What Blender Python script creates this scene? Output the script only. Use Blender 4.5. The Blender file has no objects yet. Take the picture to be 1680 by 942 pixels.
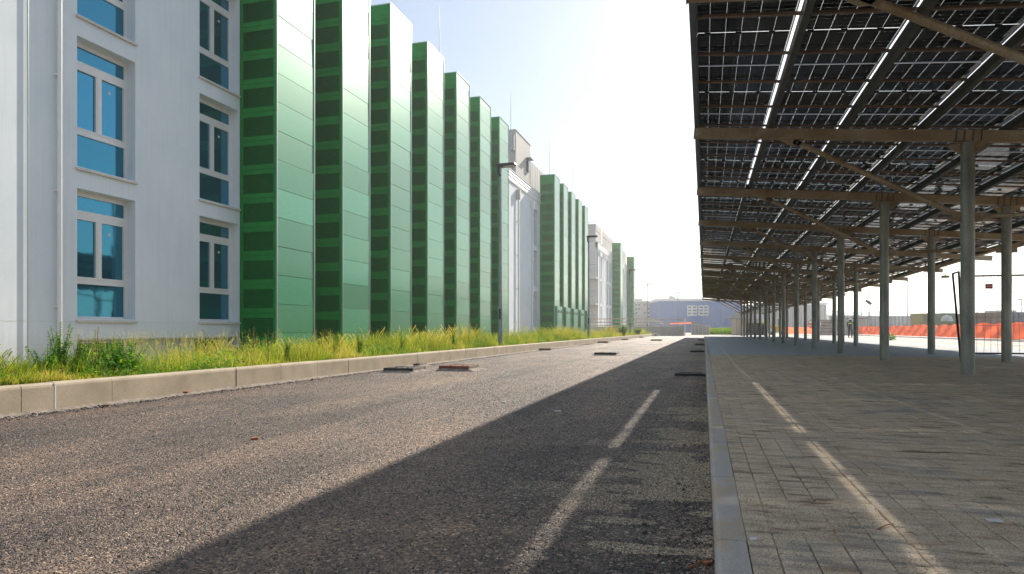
import bpy, bmesh, math, random
import numpy as np
from mathutils import Vector, Matrix, noise as mnoise
R = math.radians
random.seed(7)
rng = np.random.default_rng(7)
S = bpy.context.scene
COL = S.collection

# ------------------------------------------------------------------ camera
TH = R(15.98)                       # camera looks this much left of the road direction (+Y)
CH = 0.80                           # camera height above the asphalt
cd = bpy.data.cameras.new("camera"); cam = bpy.data.objects.new("camera", cd); COL.objects.link(cam)
cam.location = (0, 0, CH); cam.rotation_euler = (R(90), 0, TH)
cd.sensor_width = 36; cd.lens = 36*1100/1680; cd.shift_y = 70/1680
cd.clip_start = 0.05; cd.clip_end = 5000
S.camera = cam

# ------------------------------------------------------------------ light
SUN_DIR = Vector((0.37, 1.86, 1.0)).normalized()      # towards the sun
elev = math.asin(SUN_DIR.z); az = math.atan2(SUN_DIR.x, SUN_DIR.y)
w = bpy.data.worlds.new("World"); S.world = w; w.use_nodes = True
nt = w.node_tree; nt.nodes.clear()
sky = nt.nodes.new('ShaderNodeTexSky'); sky.sky_type = 'NISHITA'; sky.sun_disc = False
sky.sun_elevation = elev; sky.sun_rotation = az
sky.air_density = 1.0; sky.dust_density = .6; sky.ozone_density = 1.4
bg = nt.nodes.new('ShaderNodeBackground'); bg.inputs[1].default_value = 0.088
wo = nt.nodes.new('ShaderNodeOutputWorld')
nt.links.new(bg.outputs[0], wo.inputs[0])
# thin wisps of cloud over the clear sky
tc = nt.nodes.new('ShaderNodeTexCoord'); mp = nt.nodes.new('ShaderNodeMapping'); mp.inputs['Scale'].default_value = (1, 1, 2.6)
nz = nt.nodes.new('ShaderNodeTexNoise'); nz.inputs['Scale'].default_value = 3.1; nz.inputs['Detail'].default_value = 9; nz.inputs['Roughness'].default_value = .62
rp = nt.nodes.new('ShaderNodeValToRGB'); rp.color_ramp.elements[0].position = .5; rp.color_ramp.elements[1].position = .78
mx = nt.nodes.new('ShaderNodeMix'); mx.data_type = 'RGBA'
mul = nt.nodes.new('ShaderNodeMath'); mul.operation = 'MULTIPLY'; mul.inputs[1].default_value = .35
vl = nt.nodes.new('ShaderNodeMath'); vl.inputs[1].default_value = .42
nt.links.new(tc.outputs['Generated'], mp.inputs[0]); nt.links.new(mp.outputs[0], nz.inputs[0])
nt.links.new(nz.outputs[0], rp.inputs[0]); nt.links.new(rp.outputs[0], mul.inputs[0]); nt.links.new(mul.outputs[0], vl.inputs[0]); nt.links.new(vl.outputs[0], mx.inputs[0])
nt.links.new(sky.outputs[0], mx.inputs[6]); mx.inputs[7].default_value = (5.2, 5.7, 6.3, 1)   # thin high veil of cloud
nt.links.new(mx.outputs[2], bg.inputs[0])

ld = bpy.data.lights.new("sun", 'SUN'); ld.energy = 4.6; ld.angle = R(0.5); ld.color = (1, .91, .78)
sun = bpy.data.objects.new("sun", ld); COL.objects.link(sun)
sun.rotation_euler = SUN_DIR.to_track_quat('Z', 'Y').to_euler(); sun.location = (20, 60, 40)

S.view_settings.view_transform = 'Standard'; S.view_settings.look = 'None'
S.view_settings.exposure = 0.78; S.view_settings.gamma = 1
S.cycles.max_bounces = 8; S.cycles.transparent_max_bounces = 16; S.cycles.volume_bounces = 0
S.cycles.use_denoising = True
S.cycles.sample_clamp_indirect = 6

def at(px, py, z):
    """world point seen at photo pixel (px, py) at depth z metres"""
    u = (px-840)/1100*z; v = (541-py)/1100*z
    return Vector((-math.sin(TH)*z+math.cos(TH)*u, math.cos(TH)*z+math.sin(TH)*u, CH+v))

# ------------------------------------------------------------------ materials
def newmat(name):
    m = bpy.data.materials.new(name); m.use_nodes = True
    return m, m.node_tree, m.node_tree.nodes['Principled BSDF']
def setp(b, **k):
    names = dict(rough='Roughness', metal='Metallic', spec='Specular IOR Level', coat='Coat Weight', coatr='Coat Roughness', ior='IOR')
    for a, v in k.items(): b.inputs[names[a]].default_value = v
def N(t, kind, **k):
    n = t.nodes.new(kind)
    for a, v in k.items():
        if a.startswith('i_'): n.inputs[a[2:].replace('_', ' ')].default_value = v
        else: setattr(n, a, v)
    return n
def coords(t, scale=(1, 1, 1), obj=False):
    if obj: src = N(t, 'ShaderNodeTexCoord').outputs['Object']
    else: src = N(t, 'ShaderNodeNewGeometry').outputs['Position']
    m = N(t, 'ShaderNodeMapping'); m.inputs['Scale'].default_value = scale
    t.links.new(src, m.inputs[0]); return m.outputs[0]
def noise(t, vec, scale, detail=5, rough=.55):
    n = N(t, 'ShaderNodeTexNoise'); n.inputs['Scale'].default_value = scale
    n.inputs['Detail'].default_value = detail; n.inputs['Roughness'].default_value = rough
    t.links.new(vec, n.inputs['Vector']); return n.outputs[0]
def ramp(t, fac, stops):
    r = N(t, 'ShaderNodeValToRGB'); e = r.color_ramp.elements
    while len(e) < len(stops): e.new(.5)
    for el, (p, c) in zip(e, stops):
        el.position = p; el.color = c if len(c) == 4 else (*c, 1)
    t.links.new(fac, r.inputs[0]); return r.outputs[0]
def mixc(t, fac, a, b, mode='MIX'):
    m = N(t, 'ShaderNodeMix'); m.data_type = 'RGBA'; m.blend_type = mode
    for i, v in ((0, fac), (6, a), (7, b)):
        if hasattr(v, 'links'): t.links.new(v, m.inputs[i])
        else: m.inputs[i].default_value = v if i == 0 else (*v, 1)[:4]
    return m.outputs[2]
def math2(t, op, a, b=0.0, clamp=False):
    m = N(t, 'ShaderNodeMath'); m.operation = op; m.use_clamp = clamp
    for i, v in ((0, a), (1, b)):
        if hasattr(v, 'links'): t.links.new(v, m.inputs[i])
        else: m.inputs[i].default_value = v
    return m.outputs[0]
def bump(t, b, h, strength=.3, dist=.01):
    n = N(t, 'ShaderNodeBump'); n.inputs['Strength'].default_value = strength; n.inputs['Distance'].default_value = dist
    t.links.new(h, n.inputs['Height']); t.links.new(n.outputs[0], b.inputs['Normal']); return n
def plain(name, c, rough=.6, metal=0, var=.12, scale=6, bmp=0, spec=.5, streak=False, obj=False, coat=0, grain=0):
    m, t, b = newmat(name); setp(b, rough=rough, metal=metal, spec=spec, coat=coat)
    v = coords(t, (1, 1, .25) if streak else (1, 1, 1), obj)
    n = noise(t, v, scale)
    lo = tuple(x*(1-var) for x in c); hi = tuple(min(1, x*(1+var)) for x in c)
    col = ramp(t, n, [(.3, lo), (.7, hi)])
    if grain:
        n2 = noise(t, v, 180, 2); col = mixc(t, grain, col, ramp(t, n2, [(.35, (.35,)*3), (.65, (1.5,)*3)]), 'MULTIPLY')
    t.links.new(col, b.inputs['Base Color'])
    if bmp: bump(t, b, noise(t, v, scale*12, 4), bmp)
    return m

M = {}
M['plaster'] = plain('plaster', (.72, .78, .84), .85, var=.035, scale=1.2, bmp=.12)
m, t, b = newmat('plaster_render'); setp(b, rough=.85, spec=.25)
v = coords(t); n = noise(t, v, .8, 6, .6); st = noise(t, coords(t, (1, 5, .22)), 2.0, 6, .65); sz = N(t, 'ShaderNodeSeparateXYZ'); t.links.new(v, sz.inputs[0])
c = ramp(t, n, [(.3, (.66, .72, .76)), (.7, (.74, .79, .82))])
c = mixc(t, 1, c, ramp(t, st, [(.3, (.945, .94, .93)), (.5, (1,)*3)]), 'MULTIPLY')
ws = N(t, 'ShaderNodeMapRange'); ws.inputs[1].default_value = .2; ws.inputs[2].default_value = 1.0; t.links.new(math2(t, 'ADD', sz.outputs[2], math2(t, 'MULTIPLY', st, .5)), ws.inputs[0])
c = mixc(t, 1, c, ramp(t, ws.outputs[0], [(0, (.78, .74, .67)), (1, (1,)*3)]), 'MULTIPLY')
t.links.new(c, b.inputs['Base Color']); bump(t, b, noise(t, v, 60, 3), .12, .004); M['plaster'] = m
M['plaster_far'] = plain('plaster_grey', (.55, .54, .52), .85, var=.05, scale=.6)
M['penthouse'] = plain('penthouse_render', (.42, .41, .39), .8, var=.05, scale=.4)
M['concrete'] = plain('concrete', (.42, .39, .35), .85, var=.12, scale=2.5, bmp=.2, grain=.25)
M['concrete_cap'] = plain('concrete_sill', (.6, .57, .52), .8, var=.08, scale=3)
M['white'] = plain('white_paint', (.78, .78, .77), .4, var=.03)
M['alu'] = plain('window_frame_white', (.72, .71, .69), .35, var=.03)
M['steel_edge'] = plain('edge_trim', (.35, .42, .4), .3, metal=.6, var=.05)
M['dark'] = plain('dark_gap', (.01, .012, .011), .8)
M['black'] = plain('black_paint', (.015, .015, .017), .45)
M['galv'] = None
M['lamp'] = plain('lamp_post_steel', (.3, .32, .34), .5, metal=.35, var=.2, scale=8)
M['iron'] = plain('cast_iron', (.03, .028, .027), .6, metal=.3, var=.3, scale=14, bmp=.3)
M['rust'] = plain('rusty_iron', (.2, .07, .035), .8, var=.45, scale=16, bmp=.3)
M['mortar'] = plain('mortar', (.24, .2, .165), .9, var=.4, scale=14, bmp=.6)
M['red'] = plain('red_paint', (.45, .03, .02), .4)
M['signred'] = plain('sign_red', (.55, .02, .03), .5)
M['yellow'] = plain('yellow_paint', (.75, .42, .03), .45)
M['railpipe'] = plain('brown_rail', (.42, .27, .18), .6, var=.1)
M['blue_tube'] = plain('fence_tube', (.06, .08, .11), .45, metal=.5, var=.2)
M['wire'] = plain('fence_wire', (.14, .14, .14), .5, metal=.5)
M['leaf_dry'] = plain('dry_leaf', (.35, .13, .04), .7, var=.4, scale=20)
M['wood'] = plain('weathered_wood', (.22, .12, .07), .8, var=.3, scale=18)
M['paper'] = plain('paper_scrap', (.7, .7, .7), .7)
M['stone'] = plain('pebble', (.42, .33, .22), .8, var=.2, scale=30)

# galvanised steel with spangle and stains
m, t, b = newmat('galvanised_steel'); setp(b, rough=.5, metal=.45)
v = coords(t, (1, 1, .35)); n = noise(t, v, 5, 6); n2 = noise(t, coords(t), 60, 3)
c = ramp(t, n, [(.3, (.2, .215, .19)), (.55, (.33, .33, .285)), (.75, (.42, .42, .37))])
c = mixc(t, .35, c, ramp(t, n2, [(.35, (.55,)*3), (.7, (1.35,)*3)]), 'MULTIPLY')
t.links.new(c, b.inputs['Base Color']); bump(t, b, n2, .08); M['galv'] = m
m, t, b = newmat('beam_steel'); setp(b, rough=.6, metal=.3)
v = coords(t, (.5, 1, 1)); n = noise(t, v, 3, 6); n2 = noise(t, coords(t), 45, 3)
c = ramp(t, n, [(.3, (.28, .19, .10)), (.55, (.42, .33, .22)), (.75, (.5, .43, .33))])  # brown bounce light from the ground painted into the galvanised steel
c = mixc(t, .4, c, ramp(t, n2, [(.35, (.5,)*3), (.7, (1.35,)*3)]), 'MULTIPLY')
t.links.new(c, b.inputs['Base Color']); M['beam'] = m
M['purlin'] = plain('purlin_steel', (.1, .11, .1), .6, metal=.4, var=.25, scale=5)
M['fascia'] = plain('fascia_steel', (.1, .13, .16), .5, metal=.5, var=.2, scale=4)
M['rail'] = plain('rail_steel', (.3, .21, .16), .6, metal=.4, var=.3, scale=6)
M['modframe'] = plain('module_frame', (.3, .3, .31), .45, metal=.6, var=.05)

# solar cells and their cover glass
m, t, b = newmat('solar_cell'); setp(b, rough=.3, spec=.12)
n = noise(t, coords(t), 1.7, 3)
t.links.new(ramp(t, n, [(.3, (.003, .004, .006)), (.7, (.010, .014, .022))]), b.inputs['Base Color']); M['cell'] = m
m = bpy.data.materials.new('cover_glass'); m.use_nodes = True; t = m.node_tree; t.nodes.clear()
o = N(t, 'ShaderNodeOutputMaterial'); tr = N(t, 'ShaderNodeBsdfTransparent'); tr.inputs[0].default_value = (.66, .7, .68, 1)
gl = N(t, 'ShaderNodeBsdfGlossy'); gl.inputs['Roughness'].default_value = .06; gl.inputs[0].default_value = (.9, .9, .9, 1)
fr = N(t, 'ShaderNodeFresnel'); fr.inputs[0].default_value = 1.22; ms = N(t, 'ShaderNodeMixShader')
t.links.new(fr.outputs[0], ms.inputs[0]); t.links.new(tr.outputs[0], ms.inputs[1]); t.links.new(gl.outputs[0], ms.inputs[2]); t.links.new(ms.outputs[0], o.inputs[0])
M['coverglass'] = m

# window glass: teal tinted reflective pane
m, t, b = newmat('window_glass'); setp(b, rough=.03, spec=.8, metal=.75)
v = coords(t); n = noise(t, v, 1.1, 2)
oi = N(t, 'ShaderNodeObjectInfo')
t.links.new(ramp(t, oi.outputs['Random'], [(0, (.03, .2, .27)), (1, (.055, .28, .42))]), b.inputs['Base Color'])
bump(t, b, math2(t, 'ADD', noise(t, v, 2.2, 1), math2(t, 'MULTIPLY', noise(t, v, 22, 3), .08)), .035, .05); M['glass'] = m
M['glass_far'] = plain('dark_glass', (.02, .05, .07), .1, spec=.9)

# green ribbed metal panel: lacquered, shiny
m, t, b = newmat('green_metal_panel'); setp(b, rough=.33, metal=.22, spec=.6, coat=.35, coatr=.15)
oi = N(t, 'ShaderNodeObjectInfo')
c = ramp(t, oi.outputs['Random'], [(0, (.012, .19, .08)), (.5, (.022, .24, .11)), (1, (.035, .29, .15))])
v = coords(t, (.15, .15, 1)); n = noise(t, v, 22, 4)
c = mixc(t, .3, c, ramp(t, n, [(.35, (.8,)*3), (.65, (1.15,)*3)]), 'MULTIPLY')
t.links.new(c, b.inputs['Base Color'])
wv = N(t, 'ShaderNodeTexWave'); wv.bands_direction = 'Z'; wv.inputs['Scale'].default_value = 6.5; wv.inputs['Distortion'].default_value = .0
t.links.new(coords(t), wv.inputs['Vector'])
hh = math2(t, 'ADD', math2(t, 'MULTIPLY', wv.outputs['Fac'], .5), n)
bump(t, b, hh, .2, .004); M['gpanel'] = m
M['gframe'] = plain('green_frame', (.010, .24, .04), .6, var=.12, scale=3, spec=.12)
M['gslat'] = plain('green_slat', (.005, .19, .035), .7, var=.15, scale=5, spec=.05)
M['gback'] = plain('green_duct_back', (.004, .2, .035), .9, var=.1, spec=.03)
M['gfin_far'] = plain('hazed_green_frame', (.17, .3, .17), .6, var=.08, scale=3)  # green frame with distance haze mixed into its colour
m, t, b = newmat('ribbed_white_cladding'); setp(b, rough=.5)
wv = N(t, 'ShaderNodeTexWave'); wv.bands_direction = 'Z'; wv.inputs['Scale'].default_value = 1.2
t.links.new(coords(t), wv.inputs['Vector']); b.inputs['Base Color'].default_value = (.7, .71, .72, 1); bump(t, b, wv.outputs['Fac'], .6, .05); M['ribwhite'] = m

# asphalt: coarse open binder course with brown dust
def blot_of(t): return ramp(t, noise(t, coords(t, (1, .3, 1)), 1.1, 7, .7), [(.36, (.76, .71, .72)), (.5, (1.32, 1.24, 1.2)), (.66, (2.0, 1.76, 1.55))])
def asphalt():
    m, t, b = newmat('asphalt'); setp(b, rough=.62, spec=.45)
    v = coords(t)
    vo = N(t, 'ShaderNodeTexVoronoi'); vo.inputs['Scale'].default_value = 72; t.links.new(v, vo.inputs['Vector'])
    vd = N(t, 'ShaderNodeTexVoronoi'); vd.feature = 'DISTANCE_TO_EDGE'; vd.inputs['Scale'].default_value = 72; t.links.new(v, vd.inputs['Vector'])
    sp = N(t, 'ShaderNodeSeparateColor'); t.links.new(vo.outputs['Color'], sp.inputs[0])
    c = ramp(t, sp.outputs[0], [(0, (.012, .014, .018)), (.4, (.05, .048, .048)), (.75, (.15, .12, .095)), (1, (.42, .31, .22))])
    edge = ramp(t, vd.outputs['Distance'], [(.0, (.2,)*3), (.12, (1,)*3)])
    c = mixc(t, 1, c, edge, 'MULTIPLY')
    big = noise(t, coords(t, (1, .35, 1)), .55, 4)
    dust = ramp(t, big, [(.38, (.1,)*3), (.68, (.8,)*3)])
    fine = noise(t, v, 40, 3)
    c = mixc(t, math2(t, 'MULTIPLY', dust, fine), c, (.36, .25, .18))
    blot = blot_of(t)
    c = mixc(t, 1, c, blot, 'MULTIPLY')
    sx = N(t, 'ShaderNodeSeparateXYZ'); t.links.new(v, sx.inputs[0])
    # paving seam and darker strip along the left kerb
    wob = math2(t, 'ADD', sx.outputs[0], math2(t, 'MULTIPLY', noise(t, coords(t, (1, .25, 1)), .9, 5), .9))
    seam = math2(t, 'ABSOLUTE', math2(t, 'ADD', wob, 2.75))
    c = mixc(t, 1, c, ramp(t, seam, [(.0, (.62,)*3), (.16, (1,)*3)]), 'MULTIPLY')
    lk = N(t, 'ShaderNodeMapRange'); lk.inputs[1].default_value = -5.6; lk.inputs[2].default_value = -4.6; t.links.new(wob, lk.inputs[0])
    c = mixc(t, 1, c, ramp(t, lk.outputs[0], [(0, (.68, .62, .62)), (1, (1,)*3)]), 'MULTIPLY')
    # drifted sand beside the right kerb
    near = N(t, 'ShaderNodeMapRange'); near.inputs[1].default_value = -.75; near.inputs[2].default_value = -.1
    t.links.new(sx.outputs[0], near.inputs[0])
    pn = ramp(t, noise(t, coords(t, (1.3, 3.4, 1)), 1.1, 6, .68), [(.52, (0,)*3), (.58, (1,)*3)])
    fs = ramp(t, noise(t, v, 55, 3, .7), [(.40, (0,)*3), (.55, (1,)*3)])
    f = math2(t, 'MULTIPLY', math2(t, 'MULTIPLY', near.outputs[0], pn), fs)
    c = mixc(t, math2(t, 'MULTIPLY', f, .85), c, (.27, .21, .14))
    t.links.new(c, b.inputs['Base Color'])
    h = math2(t, 'ADD', math2(t, 'MULTIPLY', ramp(t, vd.outputs['Distance'], [(0, (0,)*3), (.25, (1,)*3)]), math2(t, 'ADD', sp.outputs[1], .35)), math2(t, 'MULTIPLY', fine, .8))
    bump(t, b, h, 1.0, .010)
    return m
M['asphalt'] = asphalt()

def sandy(name, sandiness, joints=False):
    m, t, b = newmat(name); setp(b, rough=.9, spec=.2)
    v = coords(t); oi = N(t, 'ShaderNodeObjectInfo')
    at_ = N(t, 'ShaderNodeAttribute'); at_.attribute_name = 'tint'
    base = ramp(t, at_.outputs['Fac'], [(0, (.24, .26, .28)), (.5, (.33, .295, .26)), (.8, (.37, .29, .22)), (1, (.46, .28, .17))])
    if joints:
        br = N(t, 'ShaderNodeTexBrick'); br.inputs['Scale'].default_value = 1; br.inputs['Brick Width'].default_value = .25; br.inputs['Row Height'].default_value = .105
        br.inputs['Mortar Size'].default_value = .005; br.offset = .33
        br.inputs['Color1'].default_value = (.42, .46, .5, 1); br.inputs['Color2'].default_value = (.5, .53, .55, 1); br.inputs['Mortar'].default_value = (.03, .03, .03, 1)
        mp = N(t, 'ShaderNodeMapping'); mp.inputs['Rotation'].default_value = (0, 0, R(90)); t.links.new(v, mp.inputs[0]); t.links.new(mp.outputs[0], br.inputs['Vector'])
        base = br.outputs[0]
    big = noise(t, coords(t, (.9, 1.1, 1)), .9, 6, .6)
    streak = noise(t, coords(t, (2.2, 9, 1)), 1.6, 7, .68)
    grain = noise(t, v, 150, 3, .8)
    sand = ramp(t, streak, [(.37, (.19, .13, .08)), (.44, (.5, .385, .27)), (.62, (.64, .525, .39))])
    sand = mixc(t, .6, sand, ramp(t, grain, [(.36, (.25,)*3), (.66, (1.8,)*3)]), 'MULTIPLY')
    k = ramp(t, math2(t, 'ADD', math2(t, 'MULTIPLY', big, .55), math2(t, 'MULTIPLY', streak, .45)), [(sandiness, (0,)*3), (sandiness+.09, (1,)*3)])
    c = mixc(t, k, base, sand)
    t.links.new(c, b.inputs['Base Color'])
    bump(t, b, math2(t, 'ADD', math2(t, 'MULTIPLY', grain, .35), streak), .6, .006)
    return m
M['paver'] = sandy('sandy_concrete_paver', .385)
M['sand'] = sandy('bedding_sand', 0.0)
M['bed_dark'] = plain('deep_joint', (.09, .07, .05), .95)
M['paver_far'] = sandy('clean_grey_paving', .56, True)

m, t, b = newmat('kerb_concrete'); setp(b, rough=.85, spec=.3)
v = coords(t); n = noise(t, v, 3, 6); pits = noise(t, v, 70, 2, .8)
c = ramp(t, n, [(.3, (.4, .33, .235)), (.7, (.55, .46, .34))])
c = mixc(t, .8, c, ramp(t, pits, [(.30, (.45,)*3), (.4, (1,)*3)]), 'MULTIPLY')
t.links.new(c, b.inputs['Base Color']); bump(t, b, pits, .3, .004); M['kerb'] = m
m, t, b = newmat('kerb_smooth'); setp(b, rough=.8, spec=.35)
v = coords(t); n = noise(t, coords(t, (1, .5, 1)), 4, 6, .65)
c = ramp(t, n, [(.35, (.36, .345, .33)), (.47, (.45, .42, .385)), (.56, (.46, .37, .27))])
c = mixc(t, .5, c, ramp(t, noise(t, v, 240, 2), [(.35, (.6,)*3), (.65, (1.3,)*3)]), 'MULTIPLY')
t.links.new(c, b.inputs['Base Color']); bump(t, b, n, .2); M['kerb_right'] = m

m, t, b = newmat('dry_ground'); setp(b, rough=.95, spec=.15)
n = noise(t, coords(t), .25, 8, .65); n2 = noise(t, coords(t), 6, 5)
c = ramp(t, n, [(.3, (.2, .165, .12)), (.7, (.34, .29, .23))]); c = mixc(t, .4, c, ramp(t, n2, [(.3, (.7,)*3), (.7, (1.3,)*3)]), 'MULTIPLY')
t.links.new(c, b.inputs['Base Color']); bump(t, b, n2, .4, .02); M['ground'] = m
m, t, b = newmat('soil'); setp(b, rough=.95)
t.links.new(ramp(t, noise(t, coords(t), 5, 6), [(.3, (.05, .06, .02)), (.7, (.14, .12, .05))]), b.inputs['Base Color']); M['soil'] = m
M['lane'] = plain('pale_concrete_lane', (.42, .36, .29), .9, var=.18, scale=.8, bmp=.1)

def foliage(name, rampstops, transl=.45):
    m = bpy.data.materials.new(name); m.use_nodes = True; t = m.node_tree; t.nodes.clear()
    o = N(t, 'ShaderNodeOutputMaterial'); a = N(t, 'ShaderNodeAttribute'); a.attribute_name = 'tint'
    c = ramp(t, a.outputs['Fac'], rampstops)
    d = N(t, 'ShaderNodeBsdfPrincipled'); d.inputs['Roughness'].default_value = .55; d.inputs['Specular IOR Level'].default_value = .3
    tl = N(t, 'ShaderNodeBsdfTranslucent'); ms = N(t, 'ShaderNodeMixShader'); ms.inputs[0].default_value = transl
    t.links.new(c, d.inputs['Base Color']); t.links.new(mixc(t, 1, c, (1.5, 1.45, .8), 'MULTIPLY'), tl.inputs[0])
    t.links.new(d.outputs[0], ms.inputs[1]); t.links.new(tl.outputs[0], ms.inputs[2]); t.links.new(ms.outputs[0], o.inputs[0])
    return m
M['grass'] = foliage('grass_blades', [(0, (.05, .14, .012)), (.3, (.15, .25, .02)), (.6, (.34, .36, .035)), (.85, (.5, .42, .12)), (1, (.62, .42, .26))])
M['weed'] = foliage('weed_leaves', [(0, (.035, .15, .012)), (.6, (.12, .3, .02)), (1, (.28, .42, .04))])
M['dock'] = foliage('dock_seed', [(0, (.12, .06, .02)), (1, (.26, .2, .06))], .2)
M['poppy'] = foliage('poppy_petals', [(0, (.7, .08, .02)), (1, (.8, .15, .04))], .4)

# orange plastic barrier mesh
m = bpy.data.materials.new('orange_barrier_mesh'); m.use_nodes = True; t = m.node_tree; b = t.nodes['Principled BSDF']
n = noise(t, coords(t, (1, 1, .6)), 1.6, 5)
t.links.new(ramp(t, n, [(.3, (.75, .05, .03)), (.5, (.95, .12, .06)), (.6, (.95, .3, .16)), (.68, (.95, .12, .05))]), b.inputs['Base Color']); setp(b, rough=.6)
tl = N(t, 'ShaderNodeBsdfTranslucent'); tl.inputs[0].default_value = (1, .2, .08, 1); ms = N(t, 'ShaderNodeMixShader'); ms.inputs[0].default_value = .65
out = t.nodes['Material Output']; t.links.new(b.outputs[0], ms.inputs[1]); t.links.new(tl.outputs[0], ms.inputs[2]); t.links.new(ms.outputs[0], out.inputs[0]); M['barrier'] = m
M['blue'] = plain('blue_cladding', (.006, .11, .34), .6, var=.15, scale=.12)
M['beige'] = plain('beige_render', (.5, .44, .37), .85, var=.06, scale=.2)
M['hill'] = plain('hill', (.12, .16, .17), .9, var=.2, scale=.01)

# ------------------------------------------------------------------ mesh helpers
class MB:
    def __init__(s): s.v = []; s.f = []; s.mi = []; s.mats = []; s.sm = []
    def slot(s, m):
        if m not in s.mats: s.mats.append(m)
        return s.mats.index(m)
    def add(s, vs, fs, m, smooth=False):
        o = len(s.v); s.v += [tuple(v) for v in vs]; k = s.slot(m)
        for f in fs: s.f.append([i+o for i in f]); s.mi.append(k); s.sm.append(smooth)
    def box(s, x0, x1, y0, y1, z0, z1, m):
        vs = [(x, y, z) for z in (z0, z1) for y in (y0, y1) for x in (x0, x1)]
        s.add(vs, [(0, 2, 3, 1), (4, 5, 7, 6), (0, 1, 5, 4), (2, 6, 7, 3), (0, 4, 6, 2), (1, 3, 7, 5)], m); return s
    def obox(s, c, ax, hs, m):                      # oriented box: centre, 3 axes, half sizes
        c = Vector(c); vs = []
        for k in (-1, 1):
            for j in (-1, 1):
                for i in (-1, 1): vs.append(c+ax[0]*(i*hs[0])+ax[1]*(j*hs[1])+ax[2]*(k*hs[2]))
        s.add(vs, [(0, 2, 3, 1), (4, 5, 7, 6), (0, 1, 5, 4), (2, 6, 7, 3), (0, 4, 6, 2), (1, 3, 7, 5)], m); return s
    def beam(s, a, b, wy, h, m):                    # rectangular bar from a to b
        a = Vector(a); b = Vector(b); d = (b-a); L = d.length; d.normalize()
        up = Vector((0, 0, 1)) if abs(d.z) < .95 else Vector((1, 0, 0))
        sd = d.cross(up).normalized(); u = sd.cross(d).normalized()
        return s.obox((a+b)/2, (d, sd, u), (L/2, wy/2, h/2), m)
    def tube(s, pts, r, m, seg=10, cap=True):
        pts = [Vector(p) for p in pts]; rs = r if isinstance(r, (list, tuple)) else [r]*len(pts)
        vs = []; fs = []
        for i, p in enumerate(pts):
            d = (pts[min(i+1, len(pts)-1)]-pts[max(i-1, 0)]).normalized()
            up = Vector((0, 0, 1)) if abs(d.z) < .95 else Vector((1, 0, 0))
            a = d.cross(up).normalized(); b = d.cross(a)
            for k in range(seg):
                t = 2*math.pi*k/seg; vs.append(p+(a*math.cos(t)+b*math.sin(t))*rs[i])
        for i in range(len(pts)-1):
            for k in range(seg):
                fs.append((i*seg+k, i*seg+(k+1) % seg, (i+1)*seg+(k+1) % seg, (i+1)*seg+k))
        s.add(vs, fs, m, True)
        if cap:
            s.add(vs[:seg], [tuple(range(seg))], m); s.add(vs[-seg:], [tuple(range(seg))][::-1], m)
        return s
    def prism(s, poly, axis, a0, a1, m):            # polygon extruded along 'x' or 'y'
        n = len(poly)
        def P(p, a): return (a, p[0], p[1]) if axis == 'x' else (p[0], a, p[1]) if axis == 'y' else (p[0], p[1], a)
        vs = [P(p, a0) for p in poly]+[P(p, a1) for p in poly]
        fs = [tuple(range(n))[::-1], tuple(range(n, 2*n))]+[(i, (i+1) % n, n+(i+1) % n, n+i) for i in range(n)]
        s.add(vs, fs, m); return s
    def quad(s, a, b, c, d, m): s.add([a, b, c, d], [(0, 1, 2, 3)], m); return s
    def mesh(s, name):
        me = bpy.data.meshes.new(name); me.from_pydata(s.v, [], s.f)
        for m in s.mats: me.materials.append(m)
        me.polygons.foreach_set('material_index', s.mi); me.polygons.foreach_set('use_smooth', s.sm)
        bm = bmesh.new(); bm.from_mesh(me); bmesh.ops.recalc_face_normals(bm, faces=bm.faces); bm.to_mesh(me); bm.free()
        me.update(); return me
def bevel_mesh(me, width, seg=2):
    bm = bmesh.new(); bm.from_mesh(me); bmesh.ops.remove_doubles(bm, verts=bm.verts, dist=1e-5)
    bmesh.ops.bevel(bm, geom=list(bm.edges), offset=width, segments=seg, affect='EDGES', profile=.6)
    bm.to_mesh(me); bm.free(); return me

WL = {}
def link(name, data, parent=None, loc=(0, 0, 0)):
    """link an object at WORLD location loc, under parent (parents are never rotated)"""
    o = bpy.data.objects.new(name, data); COL.objects.link(o); loc = Vector(loc)
    if parent is not None:
        o.parent = parent; o.location = loc-WL[parent.name]
    else: o.location = loc
    WL[o.name] = loc; return o
def tag(o, label=None, cat=None, group=None, kind=None):
    if label: o['label'] = label
    if cat: o['category'] = cat
    if group: o['group'] = group
    if kind: o['kind'] = kind
    return o
def thing(name, loc, label, cat, group=None): return tag(link(name, None, None, loc), label, cat, group)
def part(name, mb, parent, loc=(0, 0, 0)):
    """mesh given in world coordinates minus loc"""
    return link(name, mb.mesh(name) if isinstance(mb, MB) else mb, parent, loc)
def wpart(name, mb, parent):
    """mesh given wholly in world coordinates: shift the vertices so that the origin is the mesh's middle"""
    a = np.array(mb.v); c = a.mean(0); mb.v = [tuple(x) for x in (a-c)]
    return link(name, mb.mesh(name), parent, c)
def box(x0, x1, y0, y1, z0, z1, m): return MB().box(x0, x1, y0, y1, z0, z1, m)

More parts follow.
